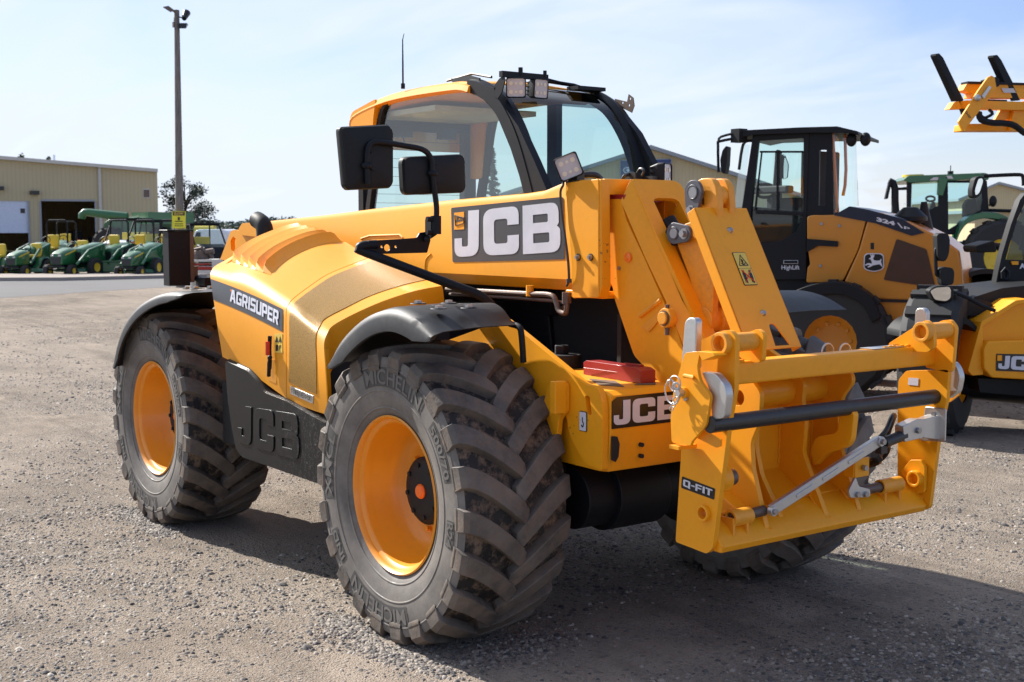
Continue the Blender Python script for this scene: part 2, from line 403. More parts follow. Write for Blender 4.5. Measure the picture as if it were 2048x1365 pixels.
# =================================================================== GROUND
def struct(o): o['kind'] = 'structure'; return o
def gravel_mat():
    m, N, L, b = new_mat('gravel'); tc = N.new('ShaderNodeTexCoord')
    big = noise(N, L, .35, 5, .6); mid = noise(N, L, 3.0, 5, .65); fine = noise(N, L, 110, 3, .6); vf = noise(N, L, 260, 3, .7)
    def vor(scale):
        v = N.new('ShaderNodeTexVoronoi'); v.inputs['Scale'].default_value = scale; L.new(tc.outputs['Object'], v.inputs['Vector']); return v
    v1, v2 = vor(34), vor(78)
    # bare sandy soil
    soil = ramp(N, L, mid.outputs[0], [(.32, (.25,.20,.155)), (.52, (.39,.315,.245)), (.75, (.52,.43,.34))])
    soil2 = mixc(N, L, fine.outputs[0], (.19,.155,.12), soil.outputs[0]); soil2.inputs[0].default_value = .5
    f2 = ramp(N, L, fine.outputs[0], [(.3, .35), (.6, 1)]); L.new(f2.outputs[0], soil2.inputs[0])
    def pebbles(v, lo, hi):
        s = N.new('ShaderNodeSeparateColor'); L.new(v.outputs['Color'], s.inputs[0])
        c = ramp(N, L, s.outputs[0], [(0, (.10,.098,.095)), (.35, (.22,.205,.185)), (.7, (.32,.285,.24)), (1, (.42,.38,.335))])
        has = N.new('ShaderNodeMath'); has.operation = 'LESS_THAN'; L.new(s.outputs[1], has.inputs[0])
        cov = N.new('ShaderNodeMapRange'); cov.inputs[1].default_value = .35; cov.inputs[2].default_value = .62; cov.inputs[3].default_value = lo; cov.inputs[4].default_value = hi; L.new(big2.outputs[0], cov.inputs[0]); L.new(cov.outputs[0], has.inputs[1])
        inside = N.new('ShaderNodeMath'); inside.operation = 'LESS_THAN'; L.new(v.outputs['Distance'], inside.inputs[0]); inside.inputs[1].default_value = .42
        k = N.new('ShaderNodeMath'); k.operation = 'MULTIPLY'; L.new(has.outputs[0], k.inputs[0]); L.new(inside.outputs[0], k.inputs[1]); return c, k
    big2 = noise(N, L, 1.1, 5, .6)
    c2, k2 = pebbles(v2, .25, .95); a = mixc(N, L, k2.outputs[0], soil2.outputs[0], c2.outputs[0])
    c1, k1 = pebbles(v1, .05, .75); a1 = mixc(N, L, k1.outputs[0], a.outputs[0], c1.outputs[0])
    # long wheel tracks of finer, paler material
    st = noise(N, L, .22, 4, .6, sc3=(.25, 1.6, 1)); sr = ramp(N, L, st.outputs[0], [(.42, .0), (.62, .55)])
    a2 = mixc(N, L, sr.outputs[0], a1.outputs[0], (.44,.365,.295))
    mul = N.new('ShaderNodeMixRGB'); mul.blend_type = 'MULTIPLY'; mul.inputs[0].default_value = 1; L.new(a2.outputs[0], mul.inputs[1])
    bt = ramp(N, L, big.outputs[0], [(.32, .66), (.5, .9), (.7, 1.06)]); L.new(bt.outputs[0], mul.inputs[2])
    # tyre tracks: long narrow lanes of pressed, darker and paler gravel
    tk = noise(N, L, .9, 4, .7, dist=.4, sc3=(.22, 2.4, 1)); tk.inputs['Scale'].default_value = 1.0
    tkm = [n_ for n_ in N if n_.type == 'MAPPING'][-1]; tkm.inputs['Rotation'].default_value = (0, 0, math.radians(-28))
    tr_ = ramp(N, L, tk.outputs[0], [(.34, .76), (.48, 1.0), (.56, .9), (.68, 1.16)])
    m3 = N.new('ShaderNodeMixRGB'); m3.blend_type = 'MULTIPLY'; m3.inputs[0].default_value = 1; L.new(mul.outputs[0], m3.inputs[1]); L.new(tr_.outputs[0], m3.inputs[2])
    L.new(m3.outputs[0], b.inputs['Base Color'])
    b.inputs['Roughness'].default_value = .95; b.inputs['Specular IOR Level'].default_value = .15
    def hmul(v, k, s):
        iv = N.new('ShaderNodeMath'); iv.operation = 'SUBTRACT'; iv.inputs[0].default_value = .6; L.new(v.outputs['Distance'], iv.inputs[1])
        q = N.new('ShaderNodeMath'); q.operation = 'MULTIPLY'; L.new(iv.outputs[0], q.inputs[0]); L.new(k.outputs[0], q.inputs[1])
        q2 = N.new('ShaderNodeMath'); q2.operation = 'MULTIPLY'; q2.inputs[1].default_value = s; L.new(q.outputs[0], q2.inputs[0]); return q2
    h1, h2 = hmul(v1, k1, 1.6), hmul(v2, k2, .8)
    s = N.new('ShaderNodeMath'); s.operation = 'ADD'; L.new(h1.outputs[0], s.inputs[0]); L.new(h2.outputs[0], s.inputs[1])
    s2 = N.new('ShaderNodeMath'); s2.operation = 'ADD'; L.new(s.outputs[0], s2.inputs[0]); L.new(fine.outputs[0], s2.inputs[1])
    s3 = N.new('ShaderNodeMath'); s3.operation = 'ADD'; L.new(s2.outputs[0], s3.inputs[0]); L.new(mid.outputs[0], s3.inputs[1])
    bump(N, L, s3.outputs[0], b, 1.0, .022); return m
g = G()
xs_ = [-600,-120,-60] + [(-30+1.0*i) for i in range(0, 23)] + [(-7.6+.25*i) for i in range(0, 49)] + [6,8,12,30,80]
ys_ = [-400,-80,-30,-14] + [(-9+.25*i) for i in range(0, 61)] + [7,9,12,16,24,40,80,500]
from mathutils import noise as mn
def gz(x, y):
    k = 1 if (-9 < x < 6 and -9 < y < 7) else .3
    if x < -22 or abs(y) > 30: return 0
    return k*(.012*mn.noise(V((x*.9, y*.9, 0)))+.006*mn.noise(V((x*3, y*3, 5))))
g.grid([[V((x, y, gz(x, y))) for x in xs_] for y in ys_])
ground = struct(O('gravel_yard', g, gravel_mat(), smooth=True, angle=180))
# loose stones lying on the yard: one object, nobody could count them
def stones(n, seed, rmax=15, s0=.0030, s1=.0085, clus=None):
    rs = np.random.RandomState(seed)
    # more of them near the camera: sample in camera range/azimuth
    r = 1.6+ (rs.rand(n)**(1.7 if rmax > 8 else 1))*rmax; az = YAW+(rs.rand(n)-.5)*1.0
    x = CAM.x+np.cos(az)*r; y = CAM.y+np.sin(az)*r
    if clus:
        ci = rs.randint(0, len(clus), n); cc = np.array(clus)[ci]; x = cc[:, 0]+rs.randn(n)*cc[:, 2]; y = cc[:, 1]+rs.randn(n)*cc[:, 3]; r = r*0+4
    keep = (np.ones(n) > 0) if clus else np.array([mn.noise(V((a*.8, b*.8, 9)))+.35*mn.noise(V((a*3.1, b*3.1, 3))) for a, b in zip(x, y)]) > rs.rand(n)*.80-.42
    if not clus: keep &= rs.rand(n) < 1-(r/(rmax+2.))**2.5*.97
    x, y, r = x[keep], y[keep], r[keep]; n = len(x)
    s = (s0+s1*rs.rand(n)**2.2)*(1+r*.03); big_ = rs.rand(n) < (.010 if rmax > 8 else 0); s[big_] *= 1.8
    base = np.array([(1,0,0),(.3,.95,0),(-.8,.6,0),(-.8,-.6,0),(.3,-.95,0),(.55,.2,.75),(-.35,.45,.8),(-.2,-.5,.72)])
    fs = [(5,0,1),(5,1,6),(6,1,2),(6,2,3),(6,3,7),(7,3,4),(7,4,0),(7,0,5),(5,6,7)]
    th = rs.rand(n)*6.283; c, sn = np.cos(th), np.sin(th)
    vb = base[None]*(1+.35*(rs.rand(n, 8, 3)-.5)); vb = vb*np.stack([s*(1+.6*rs.rand(n)), s*(.7+.5*rs.rand(n)), s*(.5+.5*rs.rand(n))], 1)[:, None, :]
    X_ = vb[..., 0]*c[:, None]-vb[..., 1]*sn[:, None]+x[:, None]; Y_ = vb[..., 0]*sn[:, None]+vb[..., 1]*c[:, None]+y[:, None]
    z0 = np.array([gz(a, b) for a, b in zip(x, y)]); Z_ = vb[..., 2]+z0[:, None]-.0005
    vs = np.stack([X_, Y_, Z_], -1).reshape(-1, 3)
    F = (np.array(fs)[None]+np.arange(n)[:, None, None]*8).reshape(-1, 3)
    me = bpy.data.meshes.new('loose_stones'); me.vertices.add(len(vs)); me.vertices.foreach_set('co', vs.ravel())
    me.loops.add(F.size); me.loops.foreach_set('vertex_index', F.ravel().astype(np.int32)); me.polygons.add(len(F))
    me.polygons.foreach_set('loop_start', np.arange(0, F.size, 3, dtype=np.int32)); me.update(calc_edges=True); me.validate()
    at = me.attributes.new('tone', 'FLOAT', 'FACE'); at.data.foreach_set('value', np.repeat(rs.rand(n), 9))
    m, N, L, b = new_mat('loose stone'); a = N.new('ShaderNodeAttribute'); a.attribute_name = 'tone'
    r_ = ramp(N, L, a.outputs['Fac'], [(0, (.05,.05,.052)), (.4, (.16,.14,.125)), (.75, (.28,.24,.20)), (.97, (.34,.30,.25)), (1, (.42,.39,.35))]); L.new(r_.outputs[0], b.inputs['Base Color']); b.inputs['Roughness'].default_value = .85
    me.materials.append(m); o = bpy.data.objects.new('loose_stones', me); col.objects.link(o)
    o['kind'] = 'stuff'; o['label'] = 'small loose grey and tan stones strewn over the gravel yard'; o['category'] = 'stones'
stones(270000, 4, 27); stones(170000, 9, 7.5, .0018, .0050); stones(5200, 21, 7.5, .0035, .0085, [(.22,-1.17,.16,.05),(.05,-1.22,.12,.04),(-.25,-1.18,.12,.05),(-2.6,-1.17,.14,.05),(-2.95,-1.15,.10,.05),(.42,-.8,.08,.22)])
# asphalt road and the pale concrete kerb strip beyond the yard
def zpoly(name, pts, z, mat, kerb=0):
    g = G(); P = [V((p.x, p.y, z)) for p in (U(px, py, z=0) for px, py in pts)]
    if kerb: g.plate(P, (0,0,-kerb))
    else: g.add(P, [tuple(range(len(P)))])
    return struct(O(name, g, mat))
def asphalt():
    m, N, L, b = new_mat('asphalt'); n1 = noise(N, L, .3, 5, .6); n2 = noise(N, L, 30, 4, .7)
    c = ramp(N, L, n1.outputs[0], [(.3, (.115,.117,.122)), (.7, (.16,.162,.167))]); c2 = mixc(N, L, .25, c.outputs[0], (.20,.19,.18)); L.new(n2.outputs[0], c2.inputs[0])
    L.new(c2.outputs[0], b.inputs['Base Color']); b.inputs['Roughness'].default_value = .95; b.inputs['Specular IOR Level'].default_value = .1; bump(N, L, n2.outputs[0], b, .3, .01); return m
M['asphalt'] = asphalt(); M['concrete'] = plain('concrete', (.33,.29,.255), .95, spec=.1)
zpoly('asphalt_road', [(-700,640),(0,597),(200,583),(420,570),(620,562),(620,548),(330,557),(120,562),(-700,566)], .004, M['asphalt'])
zpoly('concrete_kerb', [(-700,565),(120,562.5),(330,557.5),(620,549),(620,545),(330,552),(120,554),(-700,555)], .12, M['concrete'], .12)
M['grass'] = plain('grass', (.10,.13,.04), .95)
# =================================================================== TELEHANDLER WHEEL
SIDEP = [(.318,.150),(.335,.178),(.37,.198),(.42,.214),(.48,.222),(.53,.222),(.565,.220),(.585,.212)]
def side_y(r):
    for (r0, y0), (r1, y1) in zip(SIDEP, SIDEP[1:]):
        if r <= r1: return y0+(y1-y0)*(r-r0)/(r1-r0)
    return SIDEP[-1][1]
def rtop(y): return .642-.022*min(1, abs(y)/.25)**2.2
def tyre_geo(lugs=22, n=88):
    g = G(); g.mi = 0
    IN = .065
    g.lathe([(r, -y) for r, y in SIDEP], (0,0,0), n=n)
    # rubber ridge rings moulded into the sidewall
    for r in (.372, .445, .548):
        y = side_y(r); g.lathe([(r-.006,-y+.002),(r-.004,-y-.003),(r+.004,-y-.003),(r+.006,-y+.002)], (0,0,0), n=n)
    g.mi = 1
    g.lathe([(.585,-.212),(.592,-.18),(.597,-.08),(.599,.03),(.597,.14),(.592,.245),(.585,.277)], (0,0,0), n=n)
    g.mi = 0
    g.lathe([(r, y+IN) for r, y in reversed(SIDEP)], (0,0,0), n=n)
    g.mi = 2
    R2 = random.Random(3)
    for sgn in (-1, 1):
        for i in range(lugs):
            ph0 = 2*math.pi*(i+(.5 if sgn > 0 else 0))/lugs
            st = [(-.2555,.535,.525,0,.034,.044),(-.262,.560,.54,0,.040,.050),(-.262,.596,.55,0,.042,.053),(-.246,.617,.56,0.0,.042,.054)]
            for k in range(9):
                t = k/8; y = -.225+t*.255; rt_ = rtop(y)-(0.001*R2.random()); hw = .042+.004*t
                if k == 8: rt_ -= .012; hw *= .8
                st.append((y, rt_, .585, .30*t**1.25+.012, hw, hw+.011))
            rings = []
            for y, rt_, rb, dp, ht, hb in st:
                ph = ph0-dp; at, ab = ht/rt_, hb/rt_
                yy = (y if sgn < 0 else -y)+.0325
                rings.append([V((r*math.cos(a), yy, r*math.sin(a))) for r, a in ((rb, ph-ab), (rt_, ph-at), (rt_, ph+at), (rb, ph+ab))])
            g.loft(rings)
    return g
def polar(th0, W, r0, r1, off):
    def f(u, v):
        th = th0+W/2-u*W; r = r0+(r1-r0)*v; return V((r*math.cos(th), -side_y(r)-off, r*math.sin(th)))
    return f
def lettering_geo():
    g = G(); g.mi = 0
    rows = [('MICHELIN', 82, 52, .47, .535), ('MICHELIN', 262, 52, .47, .535), ('XMCL', 172, 34, .47, .53), ('500/70', 30, 26, .475, .515), ('R24', 352, 12, .475, .515), ('IND', 215, 16, .48, .52)]
    for s, th, W, r0, r1 in rows:
        W = math.radians(W); th = math.radians(th); f = polar(th, W*1.08, r0-.008, r1+.008, .0016); n = 14
        g.grid([[f(i/n, j/3) for i in range(n+1)] for j in range(4)])
    g.mi = 1
    for s, th, W, r0, r1 in rows:
        W = math.radians(W); th = math.radians(th)
        put_text(g, s, polar(th, W, r0, r1, .0036), bold=.018)
    return g
def wheel(parent, c, left=False, detail=True):
    rim = G()
    prof = [(.300,-.05),(.318,-.150),(.322,-.182),(.332,-.192),(.338,-.186),(.334,-.176),(.322,-.168),(.306,-.160),(.301,-.150),(.300,-.118),(.295,-.108),(.292,-.080),(.286,-.070),(.283,-.040),(.276,-.030),(.271,-.004),(.260,.008),(.252,.020),(.232,.034),(.150,.040),(.0,.040)]
    prof = [(.300,.17),(.322,.16),(.318,-.150)]+prof[2:]
    rim.lathe(prof, (0,0,0), n=72)
    for k in range(10):
        a = 2*math.pi*k/10; p = V((.19*math.cos(a), .03, .19*math.sin(a))); rim.cyl(p, p-Y*.014, .012, n=6)
    rim.box((.17,.01,-.235), (.06,.05,.03))
    w_ = O('wheel', rim, M['rim'], parent, origin=c, angle=40)
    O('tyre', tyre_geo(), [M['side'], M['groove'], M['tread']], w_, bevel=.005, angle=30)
    g = G(); g.lathe([(.0,-.046),(.10,-.046),(.132,-.040),(.146,-.026),(.148,.03),(.17,.04)], (0,0,0), n=36)
    for k in range(8):
        a = 2*math.pi*k/8+.2; p = V((.112*math.cos(a), -.040, .112*math.sin(a))); g.cyl(p, p-Y*.012, .011, n=6)
    h = O('hub', g, M['black'], w_)
    g = G(); g.lathe([(0,-.062),(.026,-.060),(.032,-.052),(.032,-.044)], (0,0,0), n=24); O('hub_cap', g, M['orange'], w_)
    O('sidewall_lettering', lettering_geo(), [M['letterdark'], M['letter']], w_, recalc=False)
    if left: w_.scale = (1, -1, 1)
    return w_
M['orange'] = plain('orange cap', (.9, .16, .01), .4)

# =================================================================== TELEHANDLER
T = thing('telehandler', 'large yellow telehandler with mesh engine cover, four lug tyres and empty quick-hitch carriage lowered in the middle foreground', 'telehandler', (-1.3, 0, 0))
YR = -1.10   # right side face
wr = wheel(T, (.0, -.915, .615))
for c, l in (((-2.735, -.915, .615), 0), ((0.05, 1.0, .615), 1), ((-2.735, .935, .615), 1)):
    k = copy_tree(wr, T); k.location = V(c)-V(T['_org'])
    if l: k.scale = (1, -1, 1)
    if c[0] < -1: k.rotation_euler = (0, .13, 0)

# ---- chassis
g = G(); yp = -.63
side = [(x+.035, z) for x, z in [(.12,1.345),(.30,1.27),(.50,1.185),(.66,1.115),(.735,1.115),(.765,1.05),(.765,.79),(.66,.80),(.56,.90),(.54,.98),(.50,1.02),(.40,.97),(.25,.95),(-.60,.95),(-.60,1.15)]]
slot = fillet([V((.69,yp,1.075)),V((.72,yp,1.075)),V((.735,yp,1.00)),V((.707,yp,1.00))], .012)
g.plate(fillet([V((x, yp, z)) for x, z in side], [.01,.01,.01,.03,.03,.03,.01,.02,.03,.02,.05,.05,.02,.01,.01]), (0,.03,0), [slot])
g.plate([V((x, .57, z)) for x, z in side], (0,.03,0))
g.box((-1.5,0,.80), (3.6,.72,.34)); g.box((-.2,0,.98),(1.3,1.12,.04))
ch = O('chassis', g, M['yellow'], T, bevel=.004)
# hooked lug plate and flange on the side
g = G(); g.plate(fillet([V((x, yp-.028, z)) for x, z in [(.49,1.10),(.55,1.12),(.60,1.115),(.60,1.0),(.56,.97),(.55,.90),(.50,.83),(.44,.86),(.46,.93),(.44,.98)]], .02), (0,.026,0))
g.box((.585,yp-.05,1.06), (.035,.06,.13)); g.tube([(.30,yp-.02,1.14),(.33,yp-.03,1.12),(.36,yp-.03,1.02),(.42,yp-.03,.985),(.46,yp-.02,1.02)], .014, smooth=4)
O('side_bracket', g, M['yellow'], ch, bevel=.004)
g = G(); f = quadmap((0.660,yp-.0025,.93),(0.707,yp-.0025,.93),(0.707,yp-.0025,1.01),(0.660,yp-.0025,1.01)); put_poly(g, fillet(P2((0,0),(1,0),(1,1),(0,1)),.12), lambda a: f(a.x,a.y), (0,.002,0)) if False else g.plate(fillet([f(0,0),f(1,0),f(1,1),f(0,1)], .006), (0,.002,0))
hk = O('hook_label', g, M['dblack'], ch)
g = G(); f = quadmap((0.663,yp-.0045,.933),(0.704,yp-.0045,.933),(0.704,yp-.0045,1.007),(0.663,yp-.0045,1.007)); g.plate(fillet([f(0,0),f(1,0),f(1,1),f(0,1)], .004), (0,.001,0))
g.mi = 1; g.tube([f(.5,.72)-Y*.002,f(.52,.5)-Y*.002,f(.68,.38)-Y*.002,f(.55,.2)-Y*.002,f(.35,.3)-Y*.002], .002, 6, smooth=3); O('hook_mark', g, [M['white'], M['dblack']], hk)
# front cross box with the decal on its face
g = G(); xf = .812
pr = [(.10,1.10),(.62,1.098),(.775,1.096),(.812,1.08),(.812,.955),(.797,.78),(.74,.775),(.10,.78)]
g.loft([[V((x, y, z)) for x, z in pr] for y in (-.598, .565)])
g.box((.79,-.19,.80), (.02,.03,.02))
fb = O('front_box', g, M['yellow'], T, bevel=.005, angle=20)
g = G()
g.plate([V((xf+.002,y,z)) for y, z in ((-.596,.952),(-.11,.952),(-.11,1.076),(-.57,1.076),(-.596,1.06))], (.002,0,0))
df = O('front_decal', g, M['dblack'], fb)
g = G(); f = lambda u, v: V((xf+.0055, -.588+u*.355, .966+v*.096)); put_block(g, 'JCB', f, (.001,0,0)); O('decal_letters', g, M['white'], df)
g = G()
for z in (.875, .83): g.cyl((.806,-.44,z), (.822,-.44,z), .009, n=12)
g.plate([V((.8135,y,z)) for y, z in ((-.597,.925),(-.567,.92),(-.555,.89),(-.56,.84),(-.575,.82),(-.597,.83))], (.003,0,0))
g.box((.80,-.10,.86), (.05,.10,.13)); O('recess', g, M['dark'], fb)  # flat dark plate on the face stands in for a shaded hollow
g = G(); g.plate([V((x,y,z)) for x, y, z in ((.62,-.50,1.099),(.72,-.45,1.098),(.56,-.36,1.099),(.44,-.40,1.0995))], (0,0,.002)); g.plate([V((x,y,z)) for x, y, z in ((.70,-.38,1.099),(.74,-.30,1.098),(.70,-.26,1.098),(.68,-.33,1.0985))], (0,0,.0022)); O('worn_patch', g, M['mud'], fb)
# red safety stop on the deck
g = G(); a = [(.0,0),(.40,0),(.40,.052),(.37,.062),(.02,.062),(0,.052)]
D = (V((.995,-.06,0))).normalized(); q0 = V((.29,-.31,1.100)); nn = V((.2,.98,0))
g.loft([[q0+D*x+Z*z+nn*s*.07 for x, z in a] for s in (0,1)]); g.box(q0+D*.30+Z*.065+nn*.04, (.10,.02,.012)); g.box(q0+D*.20-nn*.001+Z*.03,(.36,.004,.006)); O('safety_strut', g, M['red'], T, bevel=.006)
# axles, gearbox, dark insides
for x in (0, -2.75):
    g = G(); g.lathe([(.06,-.78),(.10,-.70),(.13,-.55),(.12,-.45),(.15,-.30),(.22,-.20),(.25,-.05),(.25,.08),(.2,.22),(.13,.35),(.12,.55),(.10,.70),(.06,.78)], (x,0,.60), n=28)
    g.cyl((x+.22,-.62,.62),(x+.22,.62,.62),.035); g.box((x+.2,-.35,.62),(.12,.08,.1)); g.cyl((x+.2,0,.6),(x+.34,0,.6),.09)
    if x == 0:
        g.box((.30,0,.62),(.5,.8,.24)); g.cyl((.50,-.55,.62),(.50,.55,.62),.13,n=28); g.cyl((.50,-.40,.62),(.50,-.12,.62),.155,n=28); g.cyl((.50,.05,.60),(.50,.40,.60),.16,n=28); g.cyl((.24,-.58,.72),(.24,-.62,.72),.03,n=6); g.cyl((.45,-.66,.73),(.45,-.55,.73),.035,n=6)
    O('axle', g, M['satin'], T, bevel=.006)
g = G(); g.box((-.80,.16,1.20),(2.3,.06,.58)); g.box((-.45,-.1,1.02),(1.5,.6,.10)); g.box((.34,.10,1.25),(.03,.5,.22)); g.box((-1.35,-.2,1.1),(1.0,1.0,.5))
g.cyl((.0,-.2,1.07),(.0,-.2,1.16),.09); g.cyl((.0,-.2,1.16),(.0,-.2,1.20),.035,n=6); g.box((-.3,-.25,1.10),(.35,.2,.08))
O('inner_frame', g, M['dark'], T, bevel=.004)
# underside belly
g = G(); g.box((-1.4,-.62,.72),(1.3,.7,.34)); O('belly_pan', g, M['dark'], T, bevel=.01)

# ---- fenders
def fender(name, arc, y0, y1, parent, lip=.085, taper=0):
    g = G(); A = spline([V((x,0,z)) for x, z in arc], 5); n = len(A); rings = []
    cs = [(0,-lip),(.0,-.03),(.03,0),(.12,.012),(.5,.018),(1,.012)]
    w_ = y1-y0
    top = []
    cen = V((sum(p.x for p in A)/n, 0, .62))
    for i, p in enumerate(A):
        nr = (p-V((arc[len(arc)//2][0],0,.70))).normalized(); k = min(1, i/4, (n-1-i)/4)*.7+.3
        top.append([p+nr*(h*k if h < 0 else h)+Y*(y0+(t*w_ if t else 0))+X*(-taper*t*max(0, min(1, (p.x-arc[len(arc)//2][0])/.3))) for t, h in cs])
    bot = [[p+(V((cen.x,0,.7))-p).normalized()*.006+Y*(.006 if j < 2 else 0) for j, p in enumerate(r)] for r in top]
    for r, b in zip(top, bot): rings.append(r+b[::-1])
    g.loft(rings)
    o = O(name, g, M['fender'], parent, angle=50)
    return o
M['fender'] = paint('fender plastic', (.008, .009, .012), .40, .0, .16, (.16, .15, .14), dscale=4, peel=.06, spec=.45)
ff = fender('fender', [(-.38,1.14),(-.26,1.255),(-.06,1.36),(.14,1.405),(.32,1.385),(.47,1.325)], -1.205, -.70, T, taper=.15)
def fscrews(par, x0, z0, sl):
    for dx, dy in ((0,.16),(.03,.29),(.20,.13),(.22,.26)):
        g = G(); h = G(); c = V((x0+dx, -1.205+dy, z0+dx*sl)); g.lathe([(.0,.004),(.024,.004),(.03,.007),(.034,.003)], c, 'z', 16)
        h.box(c+Z*.012, (.022,.022,.01))
        O('fastener_recess', g, M['dark'], par); O('fastener', h, M['bolt'], par)
fscrews(ff, .12, 1.421, -.05)
rf = fender('fender', [(-3.14,.89),(-3.08,1.02),(-2.95,1.15),(-2.75,1.26),(-2.5,1.335),(-2.25,1.375),(-2.0,1.38)], -1.205, -.70, T, lip=.07)
fscrews(rf, -2.33, 1.388, .05)
lf = fender('fender', [(-.38,1.14),(-.26,1.255),(-.06,1.36),(.14,1.405),(.32,1.385),(.47,1.325)], .70, 1.205, T)
g = G(); g.tube([(.27,-.69,1.335),(.335,-.69,1.325),(.352,-.69,1.29),(.352,-.68,1.18)], .013, smooth=4); O('fender_stay', g, M['satin'], T)

# ---- engine cover, traced row by row, each row at its own depth
def prow(pts, y): return spline([U(px, py, y=yy if isinstance(yy, float) else y) for px, py, *r in pts for yy in [r[0] if r else y]], 8)
rowsP = [
 ([(445,714),(478,732),(510,752),(573,797),(612,816),(654,830)], -1.085),
 ([(436,660),(470,672),(505,690),(573,745),(610,765),(653,782)], -1.105),
 ([(428,605),(463,618),(500,640),(573,690),(612,715),(650,730)], -1.105),
 ([(421,556),(460,566),(500,583),(573,628),(612,655),(648,688)], -1.085),
 ([(424,540),(462,550),(502,560),(580,606),(620,637),(656,664)], -1.05),
 ([(431,532),(470,540),(512,547),(592,594),(630,622),(668,650)], -1.00),
 ([(452,520),(492,524),(540,530),(620,573),(668,602),(708,628)], -.88),
 ([(484,502),(527,503),(577,508),(655,550),(712,578),(765,603)], -.72),
 ([(530,480),(575,482),(625,488),(700,531),(770,558),(830,582)], -.54),
 ([(584,460),(625,462),(672,474),(742,515),(815,545),(884,572)], -.36),
]
rows = [prow(p, y) for p, y in rowsP]
def resample(rows, k):
    cols = [spline([r[i] for r in rows], k) for i in range(len(rows[0]))]
    return [[c[j] for c in cols] for j in range(len(cols[0]))]
RR = resample(rows, 4); nj = len(RR); ni = len(RR[0])
seam = 24
def shell(name, i0, i1, mat, parent, j0=0, j1=None, off=0, th=.012, gap=0):
    j1 = nj if j1 is None else j1
    def nrm(j, i):
        a = RR[j][min(i+1, ni-1)]-RR[j][max(i-1, 0)]; b = RR[min(j+1, nj-1)][i]-RR[max(j-1, 0)][i]
        return a.cross(b).normalized()
    s0 = nrm(8, 10); sg = 1 if s0.y < 0 else -1
    top = [[RR[j][i]+nrm(j, i)*sg*off for i in range(i0, i1)] for j in range(j0, j1)]
    bot = [[RR[j][i]+nrm(j, i)*sg*(off-th) for i in range(i0, i1)] for j in range(j0, j1)]
    if gap:
        for r in (top, bot):
            for q in r: q[-1] = q[-1]+(q[-2]-q[-1]).normalized()*gap
    g = G(); nI = i1-i0; nJ = j1-j0
    vs = [p for r in top for p in r]+[p for r in bot for p in r]; B = nI*nJ; fs = []
    for j in range(nJ-1):
        for i in range(nI-1):
            a = j*nI+i; fs.append((a, a+1, a+nI+1, a+nI)); fs.append((B+a, B+a+nI, B+a+nI+1, B+a+1))
    ed = [j*nI for j in range(nJ)]; 
    def strip(idx):
        for p, q in zip(idx, idx[1:]): fs.append((p, q, q+B, p+B))
    strip([i for i in range(nI)]); strip([(nJ-1)*nI+i for i in range(nI)]); strip([j*nI for j in range(nJ)]); strip([j*nI+nI-1 for j in range(nJ)])
    g.add(vs, fs); return O(name, g, mat, parent, angle=50)
hood = shell('engine_cover', 0, seam+1, M['yellow'], T, gap=.006)
frontp = shell('grille_panel', seam, ni, M['yellow'], T)
# front and rear closing faces of the cover
g = G(); fc = [RR[j][ni-1] for j in range(nj)]
low = [V((p.x+.02, p.y+.01, max(p.z-.17, .9))) if p.z > 1.2 else V((p.x-.01, p.y+.03, p.z)) for p in fc]
g.loft([fc, [p.lerp(q, .1)+V((.006,0,-.004)) for p, q in zip(fc, low)], low], closed=False, caps=False); O('front_closing', g, M['yellow'], frontp)
g = G(); g.plate([p+V((-.06,.03,0)) for p in fc]+[V((-.62,-.34,.90))], (-.02,0,0)); O('wheel_arch_liner', g, M['dark'], frontp)
g = G(); rc = [RR[j][0] for j in range(nj)]; g.plate([p+V((.012,.01,0)) for p in rc]+[V((-1.9,-.34,1.0))], (.015,0,0)); O('rear_closing', g, M['yellow'], hood)
# grille mesh let into the panel
def mesh_mat():
    m, N, L, b = new_mat('perforated mesh'); tc = N.new('ShaderNodeTexCoord'); n = noise(N, L, 5, 5, .6)
    v = N.new('ShaderNodeTexVoronoi'); v.inputs['Scale'].default_value = 240; L.new(tc.outputs['Object'], v.inputs['Vector'])
    r = ramp(N, L, v.outputs['Distance'], [(.25, (.06,.035,.008)), (.5, (.42,.22,.03))])
    mx = mixc(N, L, .35, r.outputs[0], (.34,.195,.04)); L.new(mx.outputs[0], b.inputs['Base Color'])
    b.inputs['Metallic'].default_value = .25; b.inputs['Roughness'].default_value = .36
    bump(N, L, v.outputs['Distance'], b, .25, .002); return m
M['mesh'] = mesh_mat()
gm = shell('grille_mesh', seam+1, ni-4, M['mesh'], frontp, j0=3, off=.003, th=.006)
